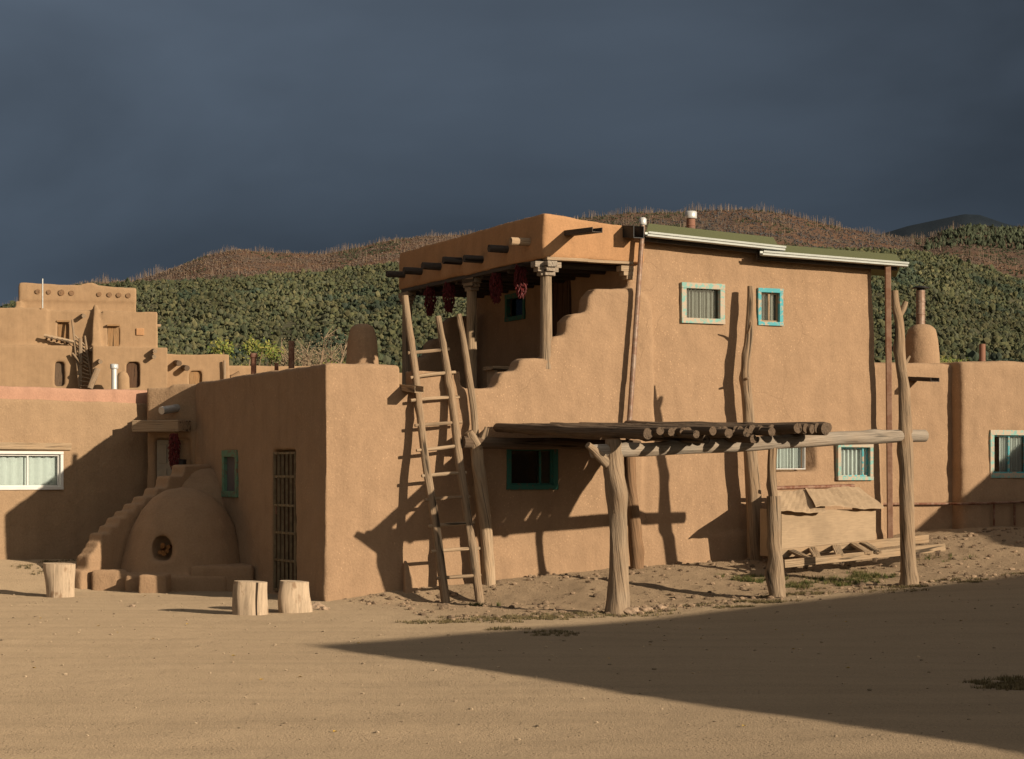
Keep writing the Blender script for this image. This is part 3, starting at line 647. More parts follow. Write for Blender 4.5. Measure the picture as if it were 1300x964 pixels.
# shed roofs with gutters
def roof(p0, p1, zg, rise, dr=.03, v0=-.13, v1=1.15):
    u0, u1, ub0, ub1 = uof(p0, v0), uof(p1, v0), uof(p0+3, v1), uof(p1-6, v1)
    b = MB(); F = lambda s, d, z: uvz(s, d, z)
    b.quadbox([uvz(u0, v0, zg), uvz(u1, v0, zg-dr), uvz(ub1, v1, zg-.02-dr), uvz(ub0, v1, zg-.02), uvz(u0, v0, zg+.05), uvz(u1, v0, zg-dr+.05), uvz(ub1, v1, zg+rise+.05-dr), uvz(ub0, v1, zg+rise+.05)])
    r = b.build('roof', M['roofgreen'], house, .01)
    g = MB(); p = [(-.0, .0), (-.0, .055), (-.012, .055), (-.012, .02), (-.075, .015), (-.095, .055), (-.108, .055), (-.105, .03), (-.085, .022), (-.083, -.002), (-.03, -.012)]
    for k in range(len(p)):
        a = p[k]; c = p[(k+1) % len(p)]
    n = len(g.v)
    for e in (u0-.02, u1+.06):
        zz = zg-dr*(e > u0)
        for a, c in p: g.v.append(uvz(e, v0+a, zz-.02+c)); g.g.append(Vector((a, c, e)))
    m = len(p)
    for k in range(m): j = (k+1) % m; g.f.append([n+k, n+j, n+m+j, n+m+k]); g.s.append(False)
    g.f.append([n+k for k in range(m)]); g.s.append(False); g.f.append([n+m+k for k in range(m)][::-1]); g.s.append(False)
    g.build('gutter', M['gutter'], r)
    f = MB(); f.quadbox([uvz(u0, v0+.09, zg-.07), uvz(u1, v0+.09, zg-dr-.07), uvz(u1, v0+.13, zg-dr-.07), uvz(u0, v0+.13, zg-.07), uvz(u0, v0+.09, zg+.01), uvz(u1, v0+.09, zg-dr+.01), uvz(u1, v0+.13, zg-dr+.01), uvz(u0, v0+.13, zg+.01)])
    f.build('fascia', M['viga'], r)
    return r
roof(820, 988, zof(297.5, 25.9), .29, .09)
roof(966, 1144, zof(322, 26.7), .27, .05)
p = uvz(uof(877, 2.5), 2.5, 4.95); stovepipe(house, p, zof(274, p.y)-4.95, .065, 'redpipe', True, bands=2, capmat='metalw')
# downspout at the right corner
a = uvz(uof(1127, -.12), -.12, zof(338, 27.7)); c = uvz(uof(1130, -.14), -.14, .6); MB().beam(a, c, .075, .075, Vector((0, 1, 0))).build('downspout', M['brownpipe'], house, .006)
# adobe chimney on the low roof
cz = 2.5; ct = 3.70
adobe('chimney', M['adobe'], house, [('L', (1.82, 3.5), [(.26, cz), (.25, 2.9), (.235, 3.2), (.21, 3.5), (.165, 3.68), (.08, ct+.02)], 24)], (), .03, 5, .03, .01)
# pipes standing on the far part of the low roof
p = uvz(vof(0, 0)*0+1.2, 5.2, 2.6); p = Vector(((370-650)*29.3/2500, 29.3, 2.62)); stovepipe(house, p, zof(433, p.y)-2.62, .045, 'rust', False, bands=1)
p = Vector(((322-650)*29.0/2500, 29.0, 2.62)); stovepipe(house, p, zof(452, p.y)-2.62, .04, 'redpipe', True, bands=0)
p = Vector(((351-650)*28.8/2500, 28.8, 2.62)); stovepipe(house, p, zof(461, p.y)-2.62, .03, 'rust', False, bands=0)
# bench on the terrace
bn = thing('bench', 'brown wooden bench on the porch floor, half hidden behind the stepped parapet', 'bench', uvz(2.6, 1.1, 2.6))
F = FV(.9); b0, b1 = uof(626, .9), uof(668, .9); z = zof(465, 26.2)
MB().box(F, b0, b1, 0, .32, z-.05, z).build('seat', M['plank'], bn, .006)
for s in (b0+.04, b1-.08): MB().box(F, s, s+.04, .03, .29, 2.6, z-.05).build('leg', M['plank'], bn, .004)
# ---------------------------------------------------------------- ristras
def ristra(name, p, ln, r, label, n=330, group='strings of red chiles hanging from the porch'):
    t = thing(name, label, 'chile string', Vector(p)-Vector((0, 0, ln)), group)
    b = MB()
    for i in range(n):
        k = (i+.5)/n; z = -ln*(.06+.82*k); rr = r*(math.sin(math.pi*min(1, .16+k*.80))**.6)*random.uniform(.25, 1.); a = i*2.4+random.random()
        q = Vector(p)+Vector((math.cos(a)*rr, math.sin(a)*rr, z)); d = Vector((math.cos(a)*.4, math.sin(a)*.4, -1)).normalized()*random.uniform(.035, .06)
        b.tube([q, q+d*.5+Vector((random.uniform(-.006, .006), random.uniform(-.006, .006), 0)), q+d], [.008, .009, .002], 5, .03, 0, cap=False)
    b.build('chiles', M['chile'], t); MB().tube([Vector(p)+Vector((0, 0, .04)), Vector(p)-Vector((0, 0, ln*.3))], .004, 5, .1, 0).build('cord', M['cord'], t)
for px, y0, y1, lab in ((546, 360, 404, 'string of red chiles at the far left of the porch, nearest the corner post'), (570, 355, 400, 'string of red chiles just left of the middle porch post'),
                        (630, 343, 388, 'string of red chiles just right of the middle porch post, sunlit only at its tip'), (661, 333, 381, 'brightly sunlit string of red chiles nearest the front porch post')):
    v = vof(px, 3.03); Yd = OY+SW*3.03+CW*v; ristra('chile_ristra', uvz(3.03, v, zof(y0, Yd)), (y1-y0)*Yd/2500, .085, lab)
# ---------------------------------------------------------------- left house
PL = Vector((-7.31, 28.36, 0)); dl = Vector((.75, .6614, 0)); nl = Vector((-.6614, .75, 0))
FL = lambda s, d, z: PL + dl*s + nl*d + Vector((0, 0, z))
def sl(px): k = (px-650)/2500; return (k*PL.y-PL.x)/(dl.x-k*dl.y)
lh = thing('adobe_house', 'low adobe house at the left with a white sliding window and a pink topped parapet', 'house', PL)
def lb(*a): return a
s1 = sl(215)
def zl(py, s): return zof(py, PL.y+.66*s)
lwin = (-2.2, sl(80)); lz = (zof(622, 28.6), zof(573, 28.6))
LF = lambda co: FL(co[0], co[1], co[2])
def adobe_l(name, mat, parent, blocks, cuts=(), base=FL, **k):
    o = adobe(name, mat, None, blocks, cuts, frame=None, **k); me = o.data; n = len(me.vertices); co = np.empty(n*3, np.float32); me.vertices.foreach_get('co', co); co = co.reshape(-1, 3)
    O = np.array(base(0, 0, 0)); A = np.array(base(1, 0, 0))-O; B = np.array(base(0, 1, 0))-O; C = np.array(base(0, 0, 1))-O
    w = O + co[:, :1]*A + co[:, 1:2]*B + co[:, 2:3]*C - np.array(parent['base_'])
    me.vertices.foreach_set('co', w.astype(np.float32).ravel()); me.update(); o.parent = parent; o['base_'] = parent['base_']; return o
adobe_l('wall', M['left'], lh, [blk(-9, s1, 0, 6, -.2, zl(506, 0)), hexa((-9, s1, -.06, .2), (-9, s1, 0, .2), -.2, .8)], [blk(lwin[0]+.03, lwin[1]-.03, -.2, .3, lz[0]+.03, lz[1]-.03)], voxel=.045, it=6, d1=.06, d2=.02)
adobe_l('coping', M['pink'], lh, [blk(-9, sl(150), .05, .40, zl(508, 0)-.1, zl(490, 0)), blk(sl(148), s1, .02, .40, zl(508, 0)-.1, zl(492, 1))], voxel=.035, it=5, d1=.04, d2=.015)
MB().box(FL, -9, sl(89), -.05, .12, zof(571, 28.5), zof(562, 28.5)).build('lintel', M['plank'], lh, .01)
w = pane_window(lh, FL, lwin[0], lwin[1], lz[0], lz[1], .045, 'white', ((sl(36.5)-lwin[0]-.045)/(lwin[1]-lwin[0]-.09),), 'white', 'cloth', 22, .12, cur=(0, 1))
# entry wall beside it
EA = at(185, 600, 29.62); EA.z = 0; EB = at(251, 600, 29.35); EB.z = 0; de = (EB-EA).normalized(); ne = Vector((-de.y, de.x, 0)); el = (EB-EA).length
FE = lambda s, d, z: EA+de*s+ne*d+Vector((0, 0, z))
def se(px): k = (px-650)/2500; return (k*EA.y-EA.x)/(de.x-k*de.y)
def sed(px, d): k = (px-650)/2500; E = EA+ne*d; return (k*E.y-E.x)/(de.x-k*de.y)
dr = (se(196), se(214))
adobe_l('entry_wall', M['entry'], lh, [hexa((0, el+.3, 0, .5), (0, el+.3, .02, .5), -.2, zof(492, 29)+.02), blk(el*.45, el+.3, 0.01, .5, 2, zof(487, 29.2))], [blk(dr[0], dr[1]+.35, -.2, .14, .1, zof(556, 29))], base=FE, voxel=.035, it=5, d1=.035, d2=.012)
MB().box(FE, sed(167, -.42), el-.1, -.42, -.02, zof(548, 28.9), zof(533, 28.9)).build('lintel', M['plank'], lh, .012)
b = MB(); b.box(FE, dr[0]+.01, dr[0]+.36, .06, .10, .1, zof(558, 29)); dw = b.build('door', M['cream'], lh, .004)
b = MB()
for k in range(5):
    z = .3+k*.36; b.box(FE, dr[0]+.05, dr[0]+.18, .045, .06, z, z+.28)
b.build('door_panel', M['cream'], dw, .006)
z = zof(524, 29.2); b = MB(); b.tube([FE(sed(205, -.3), -.3, z+.03), FE(se(226), .1, z+.09)], [.06, .06], 12, .1, .02); b.build('roof_spout', M['galv'], lh)
b = MB(); b.box(FE, se(228), se(237), -.10, -.0, zof(595, 29), zof(583, 29)); b.build('mailbox', M['lamp'], lh, .01)
ristra('chile_ristra', FE(sed(221, -.48), -.48, zof(547, 29)), .62, .085, 'long dark string of chiles hanging beside the cream door of the left house', 420, None)
p = Vector(((145-650)*30.4/2500, 30.4, 2.5)); o = stovepipe(lh, p, zof(466, p.y)-2.5, .045, 'metalw', True, bands=1)
# ---------------------------------------------------------------- beehive oven with its stepped screen wall
OC = (-4.60, 27.55); oven = thing('beehive_oven', 'domed adobe bread oven with a round mouth and a stepped side wall, in the shade', 'oven', (OC[0], OC[1], 0))
hc = at(209, 697, 27.0)
adobe('dome', M['horno'], oven, [('L', OC, [(.93, -.2), (.89, .2), (.82, .5), (.72, .82), (.58, 1.08), (.43, 1.25), (.26, 1.36), (.06, 1.40)], 36),
   ('L', (OC[0]+.16, OC[1]+1.05), [(.85, -.2), (.80, .8), (.68, 1.15), (.50, 1.40), (.30, 1.58), (.10, 1.66)], 30), blk(OC[0]-.62, OC[0]+.75, OC[1]-.98, OC[1], -.2, .20)], [('L', (hc.x, OC[1]-.85), [(.001, .39), (.15, .40), (.18, .5), (.18, .62), (.13, .745), (.001, .75)], 20), ('L', (hc.x, OC[1]-.60), [(.13, .40), (.17, .5), (.17, .62), (.12, .73), (.001, .74)], 20)], .028, 13, .04, .012, frame=None)
S0 = Vector((-5.86, 26.95, 0)); S1 = Vector((-4.42, 28.85, 0)); ds = (S1-S0).normalized(); ns = Vector((-ds.y, ds.x, 0)); FS = lambda s, d, z: S0+ds*s+ns*d+Vector((0, 0, z))
def ss(px): k = (px-650)/2500; return (k*S0.y-S0.x)/(ds.x-k*ds.y)
prof = [(-.25, -.2)]; cur = ss(93)
for x0, x1, y in ((93, 104, 724), (104, 110, 704), (110, 115, 697), (115, 120, 688), (120, 132, 676), (132, 142, 667), (142, 152, 657), (152, 163, 648), (163, 175, 639), (175, 190, 630), (190, 205, 619), (205, 225, 604), (225, 262, 590)):
    a, c = ss(x0), ss(x1); z = zof(y, S0.y+ds.y*(a+c)/2); prof += [(a, z-.03), (a+.02, z), (c-.01, z)]
prof[0] = (prof[1][0], -.2); prof.append((prof[-1][0], -.2))
adobe_l('stepped_wall', M['horno'], oven, [('P', prof, -.15, .14)], base=FS, voxel=.025, it=11, d1=.04, d2=.012)
adobe('hearth_bench', M['horno'], oven, [blk(-5.72, -5.30, 26.72, 27.2, -.2, .27), blk(-4.98, -4.60, 26.22, 27.0, -.2, .24), blk(-5.3, -4.3, 26.72, 27.1, -.2, .22), blk(-4.35, -3.5, 26.6, 27.3, -.2, .34)], (), .03, 16, .04, .012, frame=None)
fw = MB()
for i in range(7): fw.tube([(hc.x+random.uniform(-.09, .09), OC[1]-.62, .47+random.uniform(0, .14)), (hc.x+random.uniform(-.07, .07), OC[1]-.35, .47+random.uniform(0, .16))], .03, 7, .1, .1)
tag(fw.build('firewood', M['ember'], None, base=(hc.x, OC[1]-.5, .45)), 'split firewood lying in the mouth of the domed oven', 'firewood')
# ---------------------------------------------------------------- right hand houses
hA = thing('adobe_house', 'low adobe house with a rounded chimney, set back just right of the tall block', 'house', uvz(9, 1.1, .7))
VA = 1.1; VB2 = .86
uB = uof(1221, VB2); zA = zof(458, OY+SW*9.3+CW*VA); zB = zof(457, OY+SW*10.3+CW*VB2)
adobe('wall', M['adobe2'], hA, [hexa((8.3, uB+.3, VA-.05, 6), (8.3, uB+.3, VA, 6), -.2, zA-.02)], (), .045, 7, .07, .02)
cu = uof(1170, VA+.5); pc = (cu, VA+.5); rt = zof(412, OY+SW*cu+CW*(VA+.5))
adobe('chimney', M['adobe2'], hA, [('L', pc, [(.285, zA-.4), (.275, zA+.05), (.25, zA+.35), (.21, rt-.07), (.12, rt), (.03, rt+.01)], 24)], (), .03, 5, .03, .01)
q = uvz(cu-.02, VA+.5, rt-.04); stovepipe(hA, q, zof(369, q.y)-rt+.04, .07, 'shiny', True, capmat='lamp', conical=True)
u, z = fr(1158, 481, VA); canale(hA, FV(VA), u, z-.02, .55, .16, .06, 'viga')
hB = thing('adobe_house', 'low adobe house at the right edge, with a bulging corner and a wide turquoise window', 'house', uvz(uB, VB2, .7))
w6 = [*fr(1256, 607, VB2), *fr(1256, 546, VB2)]; w6e = w6[0]+.78
adobe('wall', M['adobe2'], hB, [hexa((uB-.02, uB+8, VB2-.06, 6), (uB, uB+8, VB2, 6), -.2, zB)], [blk(w6[0]+.05, w6e-.05, VB2-.3, VB2+.3, w6[1]+.05, w6[3]-.05)], .045, 9, .08, .02)
pane_window(hB, FV(VB2-.01), w6[0], w6e, w6[1], w6[3], .075, 'turq', (.5,), 'turq2', 'cloth', 9, cur=(.28, .95))
q = uvz(uof(1247, 2.0), 2.0, zB-.5); stovepipe(hB, q, zof(437, q.y)-zB+.5, .05, 'redpipe', False, bands=1)
# gas pipe along both
zp = zof(640, 29.3); b = MB(); b.tube([uvz(8.45, VA-.1, zof(640, 28.9)), uvz(uB-.12, VA-.1, zp)], .018, 8, .4, 0); b.tube([uvz(uB-.12, VA-.1, zp), uvz(uB-.12, VB2-.11, zp+.0), uvz(uB+6, VB2-.11, zp+.12)], .02, 8, .3, 0)
for px in (1262, 1288): u = uof(px, VB2-.11); b.tube([uvz(u, VB2-.11, zp-.33), uvz(u, VB2-.11, zp+.01)], .016, 8, .2, 0)
tag(b.build('gas_pipe', M['rust'], None, base=uvz(9, .9, zp)), 'thin rusty gas pipe running along the foot of the right hand walls', 'pipe')
# two more adobe houses across the street, outside the view: they cast the long shadows
H1 = 4.5; A = Vector((-1.98+2.61*H1, 18.3-2.16*H1, 0)); d1_ = Vector((.72, .694, 0)); d2_ = Vector((.56, -.83, 0))
c1 = thing('adobe_house', 'adobe house across the road behind the viewer, throwing the long shadow over the road', 'house', A)
MB().quadbox([A+Vector((0, 0, -.3)), A+d2_*9+Vector((0, 0, -.3)), A+d2_*9+d1_*14+Vector((0, 0, -.3)), A+d1_*14+Vector((0, 0, -.3)), A+Vector((0, 0, H1)), A+d2_*9+Vector((0, 0, H1)), A+d2_*9+d1_*14+Vector((0, 0, H1)), A+d1_*14+Vector((0, 0, H1))]).build('wall', M['adobe'], c1, .12)
kk = 3.0; C0 = Vector((6.28, 27.6, .45)) - SUN*kk; wv = Vector((CW, SW, 0)); av = Vector((-SW, CW, 0)); zc = C0.z
c2 = thing('adobe_house', 'adobe house outside the frame to the right, shading the right hand wall', 'house', (C0.x, C0.y, 0))
G = Vector((C0.x, C0.y, 0))
MB().quadbox([G+Vector((0, 0, -.3)), G+wv*6+Vector((0, 0, -.3)), G+wv*6+av*9+Vector((0, 0, -.3)), G+av*9+Vector((0, 0, -.3)), G+Vector((0, 0, zc)), G+wv*6+Vector((0, 0, zc)), G+wv*6+av*9+Vector((0, 0, zc)), G+av*9+Vector((0, 0, zc))]).build('wall', M['adobe'], c2, .05)
# ---------------------------------------------------------------- ladder
lt = uvz(1.09, -.86, 0); rb = uvz(1.52, -.84, 0); lad = thing('ladder', 'tall pole ladder of peeled logs leaning on the terrace edge', 'ladder', (lt+rb)/2)
def on(px, py, v): return uvz(uof(px, v), v, zof(py, OY+SW*uof(px, v)+CW*v))
Lr = [on(567, 773, -.86), on(556, 690, -.60), on(541, 590, -.32), on(529, 490, -.07), on(514, 376, .22)]
Rr = [on(610, 769, -.84), on(599, 690, -.59), on(584, 590, -.32), on(571, 490, -.07), on(556, 402, .14)]
MB().tube(Lr, [.056, .054, .050, .046, .044], 12, .05, .08, .006, knots=6).build('rail', M['log'], lad)
MB().tube(Rr, [.054, .054, .052, .050, .038], 12, .05, .08, .006, knots=7).build('rail', M['log'], lad)
def along(R, py):
    best = None
    for i in range(len(R)-1):
        a, c = R[i], R[i+1]; ya = 600-(a.z-1.6)*2500/a.y; yc = 600-(c.z-1.6)*2500/c.y
        if py >= yc or i == len(R)-2 or (i == 0 and py > ya): return a.lerp(c, (py-ya)/(yc-ya))
for i, (yl, yr) in enumerate(((448, 444), (479, 474), (508, 505), (540, 537), (571, 566), (604, 601), (635, 632), (668, 665), (700, 697), (734, 731))):
    a = along(Lr, yl); c = along(Rr, yr); d = (c-a).normalized()
    MB().tube([a-d*random.uniform(.06, .11), a.lerp(c, .5)+Vector((0, 0, random.uniform(-.01, .01))), c+d*random.uniform(.05, .12)], [.021, .024, .019], 9, .08, .12).build('rung', M['pale'] if i % 3 else M['log'], lad)
# ---------------------------------------------------------------- loose poles
def pole(label, pts, rad, mat='log', knots=5, amp=.14, wander=.02, name='wooden_pole', cat='pole', extra=(), group=None):
    t = thing(name, label, cat, pts[0], group); MB().tube(pts, rad, 14, .05, amp, wander, knots=knots, twist=.4).build('trunk', M[mat], t)
    for e, r in extra: MB().tube(e, r, 10, .04, .12).build('branch', M[mat], t)
    return t
pole('thin knotty pole rising behind the ladder to the porch edge', [on(616, 742, -.20), on(607, 640, -.19), on(604, 560, -.18), on(599, 500, -.16), on(590, 440, -.13), on(582, 399, -.10)], [.045, .045, .045, .046, .040, .034])
pole('tall bleached pole with knots leaning by the small turquoise window', [on(959, 722, -.27), on(958, 697, -.26), on(955.5, 630, -.24), on(951, 562, -.20), on(947.5, 495, -.16), on(947, 466, -.15), on(950, 430, -.13), on(952, 400, -.12), on(953, 364, -.10)], [.10, .098, .10, .085, .074, .066, .058, .053, .047], 'log', 7, extra=[([on(949, 425, -.13), on(952, 415, -.25), on(953, 408, -.36)], [.025, .014, .009]), ([on(947, 482, -.16), on(949, 480, -.33)], [.024, .014])])
mast = thing('metal_mast', 'brown metal pipe with a white cap standing against the stepped parapet', 'pipe', on(801, 562, -.40))
MB().tube([on(797, 566, -.17), on(816, 284, -.13)], [.036, .034], 14, .2, 0).build('pipe', M['shiny'], mast); q = on(816, 284, -.13); MB().lathe(q-Vector((0, 0, .02)), [(.045, 0), (.05, .01), (.05, .08), (.03, .1)], 16).build('pipe_cap', M['metalw'], mast)
MB().tube([on(799, 540, -.17), on(799.5, 534, -.17)], .041, 12, .02, 0).build('collar', M['rust'], mast)
# ---------------------------------------------------------------- ramada
VR = -3.19
ram = thing('ramada', 'open log shade shelter with a pole roof in front of the house', 'shelter', uvz(4, -2, .1))
def post(pts, rad, mat, **k):
    MB().tube(pts, rad, 20, .045, k.get('amp', .16), k.get('wander', .03), knots=k.get('knots', 6), twist=k.get('twist', .8)).build('post', M[mat], ram)
post([on(784, 790, VR), on(784, 778, VR), on(785.5, 758, VR), on(785.5, 725, VR), on(785.5, 692, VR), on(784.5, 660, VR), on(781.5, 627, VR), on(778.5, 594, VR), on(778, 558, VR)], [.145, .134, .12, .112, .103, .105, .112, .112, .085], 'grey', amp=.13, knots=9, wander=.008)
MB().tube([on(778, 596, VR), on(766, 584, VR-.03), on(754, 572, VR-.06), on(746, 565, VR-.08)], [.06, .056, .045, .036], 14, .03, .15).build('branch', M['grey'], ram)
post([on(987, 768, VR), on(987, 756, VR), on(985.5, 720, VR), on(984, 690, VR), on(983, 660, VR), on(982.5, 630, VR)], [.105, .095, .08, .074, .08, .082], 'grey', knots=6, amp=.12, wander=.006)
post([on(982, 634, VR), on(981, 600, VR), on(981, 556, VR)], [.056, .052, .052], 'log', knots=2)
post([on(1155, 756, VR), on(1155, 744, VR), on(1153, 697, VR), on(1151, 630, VR), on(1150, 562, VR), on(1147.5, 495, VR), on(1145, 470, VR)], [.11, .10, .086, .088, .086, .066, .060], 'log', knots=9, amp=.12, wander=.006)
post([on(1146, 480, VR), on(1143, 450, VR), on(1142, 410, VR), on(1138, 390, VR), on(1136, 369, VR)], [.058, .066, .056, .052, .038], 'log', knots=3, amp=.14, wander=.006)
MB().tube([on(1141, 402, VR), on(1147, 391, VR-.02), on(1150, 383, VR-.03)], [.04, .04, .03], 12, .03, .1).build('branch', M['log'], ram)
MB().tube([on(1145, 468, VR), on(1151, 459, VR-.02), on(1155, 452, VR-.03)], [.035, .022, .015], 10, .03, .1).build('branch', M['log'], ram)
post([on(621, 754, -.30), on(619, 700, -.30), on(613, 640, -.29), on(607, 590, -.28), on(604, 560, -.28)], [.085, .078, .075, .075, .08], 'pale', knots=5, amp=.12, wander=.006)
MB().tube([on(604, 566, -.30), on(599, 556, -.3), on(595, 548, -.3)], [.08, .07, .05], 12, .03, .2).build('branch', M['log'], ram)
MB().tube([on(606, 570, -.30), on(613, 556, -.3), on(618, 543, -.3)], [.06, .045, .03], 12, .03, .2).build('branch', M['log'], ram)
post([on(809, 735, -.28), on(806, 680, -.27), on(801, 620, -.27), on(798, 570, -.27)], [.09, .085, .078, .078], 'brownlog', knots=4, amp=.08)
# beams
MB().tube([on(752, 573, VR), on(900, 567, VR), on(1050, 558, VR), on(1174, 553, VR)], [.075, .080, .085, .075], 16, .08, .05, .012, knots=4).build('beam', M['beamw'], ram)
MB().tube([on(588, 562, -.30), on(700, 564, -.28), on(812, 567, -.27)], [.075, .075, .07], 14, .1, .08, .015).build('beam', M['lat'], ram)
# roof poles: thick ends rest on the front beam and reach back over the rear one
ends = [(823, 549, .062), (838, 547, .045), (852, 548, .045), (868, 549, .050), (884, 550, .045), (897, 555, .055), (905, 547, .050), (915, 548, .045), (925, 549, .055), (940, 545, .046), (948, 549, .050), (955, 543, .052), (957, 555, .050), (968, 546, .052), (980, 547, .052), (990, 544, .045), (998, 545, .050), (1013, 544, .060), (1022, 545, .05), (1031, 543, .055), (1048, 542, .074)]
ulo, uhi = 2.22, 4.15
for i, (px, py, r) in enumerate(ends):
    v0 = VR-random.uniform(.40, .78); a = on(px, py+random.uniform(-1, 3), v0)
    t = i/(len(ends)-1); u1 = ulo+(uhi-ulo)*t+random.uniform(-.05, .05); vb_ = -.16+random.uniform(-.06, .05)
    if i == len(ends)-2: u1 -= .75
    zb_ = zof(543, OY+SW*u1+CW*vb_)+random.uniform(-.02, .02)
    if i in (5, 12): zb_ -= .05
    e = uvz(u1, vb_, zb_); m = a.lerp(e, .5)+Vector((0, 0, random.uniform(-.015, .025)))
    MB().tube([a, m, e], [r, r*1.0, r*.95], 14, .06, .12, .012, knots=4).build('roof_pole', M['lat'], ram)
for i in range(15):
    t = (i+.5)/15; u0 = uof(812, VR)+(uof(1034, VR)-uof(812, VR))*t; a = uvz(u0, VR-.42, zof(553-7*t, OY+SW*u0+CW*VR)+.02); u1 = ulo+.02+(uhi-ulo-.1)*t; e = uvz(u1, -.14, zof(544, OY+SW*u1)+.01)
    MB().tube([a, a.lerp(e, .5), e], [.055, .056, .05], 12, .08, .10, .012, knots=3).build('roof_pole', M['lat'], ram)
# ---------------------------------------------------------------- plywood bin and timber frame
zc_ = .45; bin_ = thing('plywood_bin', 'weathered plywood bin with a warped sheet lid, against the house wall', 'bin', uvz(7.3, -.7, zc_))
b0, b1 = uof(992, -1.05), uof(1112, -1.05); zt = zof(647, 26.2); F = FV(-1.05)
MB().box(F, b0, b1, 0, .02, zof(706, 26.2), zt).build('front_panel', M['ply'], bin_, .004)
MB().box(F, b0, b0+.02, .022, .52, zof(706, 26.2), zt+.01).build('side_panel', M['ply'], bin_, .004); MB().box(F, b1-.02, b1, .022, .52, zof(706, 26.2), zt+.01).build('side_panel', M['ply'], bin_, .004)
def sheet(u0, u1, u2, u3, v0, v1, z0, z1, warp, name='lid_sheet'):
    b = MB(); nu, nv = 14, 8
    for k in range(2):
        for i in range(nu+1):
            for j in range(nv+1):
                s, t = i/nu, j/nv; u = (u0*(1-s)+u1*s)*(1-t)+(u2*(1-s)+u3*s)*t
                z = z0*(1-t)+z1*t + warp*(math.sin(s*3.1+1)*(.6-t)+.5*math.sin(s*7+t*3)) + .006*math.sin(s*25+j) - k*.014
                b.v.append(uvz(u, v0*(1-t)+v1*t+.006*math.sin(s*19), z)); b.g.append(Vector((z, t*1.0, s*1.2)))
    for k in range(2):
        for i in range(nu):
            for j in range(nv):
                q = k*(nu+1)*(nv+1)+i*(nv+1)+j; b.f.append([q, q+nv+1, q+nv+2, q+1]); b.s.append(False)
    h = (nu+1)*(nv+1)
    rim = [i*(nv+1) for i in range(nu+1)] + [nu*(nv+1)+j for j in range(1, nv+1)] + [i*(nv+1)+nv for i in range(nu-1, -1, -1)] + [j for j in range(nv-1, 0, -1)]
    for i in range(len(rim)): a, c = rim[i], rim[(i+1) % len(rim)]; b.f.append([a, c, c+h, a+h]); b.s.append(False)
    return b.build(name, M['ply'], bin_)
zr = zof(622, 26.6)
sheet(uof(978, -1.15), uof(1046, -1.15), uof(985, -.5), uof(1046, -.5), -1.18, -.5, zt-.015, zr, .02)
sheet(uof(1035, -1.15), uof(1122, -1.15), uof(1022, -.5), uof(1090, -.5), -1.16, -.5, zt+.035, zr+.03, .028)
pp = MB().tube([on(976, 620, -.48), on(1084, 617, -.48)], .028, 10, .2, 0).build('steel_pipe', M['rust'], None, base=on(1030, 618, -.48)); tag(pp, 'rusty steel pipe lying along the top of the plywood bin lid', 'pipe')
fr_ = thing('timber_frame', 'long frame of pale planks with slanting cross pieces, lying before the bin', 'frame', on(1090, 700, -1.7))
MB().beam(on(995, 716, -1.95), on(1199, 695, -1.75), .045, .10).build('rail', M['plank'], fr_, .004)
MB().beam(on(990, 703, -1.35), on(1178, 684, -1.20), .045, .11).build('rail', M['plank'], fr_, .004)
for px, dx in ((1003, 24), (1031, 6), (1061, 5), (1084, 19), (1097, 18)):
    MB().beam(on(px+dx, 710-(px-1000)*.09, -1.90), on(px, 699-(px-1000)*.095, -1.32), .10, .035).build('slat', M['plank'], fr_, .004)
for px in (1022, 1068, 1110, 1165, 1190): MB().beam(on(px, 723-(px-1000)*.1, -1.95), on(px+6, 711-(px-1000)*.1, -1.3), .05, .04).build('runner', M['lat'], fr_, .003)
# ---------------------------------------------------------------- chopping stumps and rocks
for px, py, hpx, wpx, tw, lab in ((77, 757, 42, 34, .2, 'round pale log stump standing alone at the left, near the stepped wall'), (320, 781, 42, 36, .1, 'left one of the two stumps by the barred door, straight sided'), (373, 778, 39, 35, .3, 'right one of the two stumps by the barred door, with a dark vertical crack')):
    Yd = 1.6*2500/(py-600); c = at(px, 600, Yd); c.z = gzf(c.x, c.y)-.03; h = hpx*Yd/2500+.03; r = wpx*Yd/5000
    b = MB(); b.tube([c, c+Vector((0, 0, h*.5)), c+Vector((.01, 0, h))], [r*1.02, r, r*1.0], 48, .03, .014, 0, knots=3)
    tag(b.build('tree_stump', M['stumpw'], None, base=c), lab, 'stump', 'log stumps used as seats')
for i, (px, py, v, r, lab) in enumerate(((803, 778, 0, .085, 'brown rock at the foot of the thick grey ramada post'), (820, 776, 0, .06, 'pale rock beside the brown one at the ramada post'), (402, 771, 0, .07, 'rock at the bottom of the house corner behind the stump'), (412, 773, 0, .045, 'small rock touching the house corner'), (838, 775, 0, .05, 'small pale rock third from the ramada post'), (168, 768, 0, .03, 'small stone alone on the dirt before the oven'))):
    Yd = 1.58*2500/(py-600); c = at(px, 600, Yd); c.z = gzf(c.x, c.y)+r*.25
    tag(MB().blob(c, r, 3, .5, (1.25, .9, .7), False).build('rock', M['rock'], None, base=c), lab, 'rock', 'loose rocks')
q0 = uvz(uof(519, -.12), -.12, 0); sb = MB()
F3 = lambda s, d, z: q0+Vector((CW, SW, 0))*s+Vector((-SW, CW, 0))*d+Vector((0, 0, z))
sb.quadbox([F3(-.10, -.16, -.05), F3(.17, -.12, -.05), F3(.17, -.02, -.05), F3(-.10, -.04, -.05), F3(-.05, .02, .50), F3(-.02, .02, .50), F3(-.01, .06, .50), F3(-.05, .06, .50)])
tag(sb.build('stone_slab', M['adobe2'], None, bevel=.02, base=q0), 'pointed tan slab leaning on the wall foot behind the ladder', 'slab')
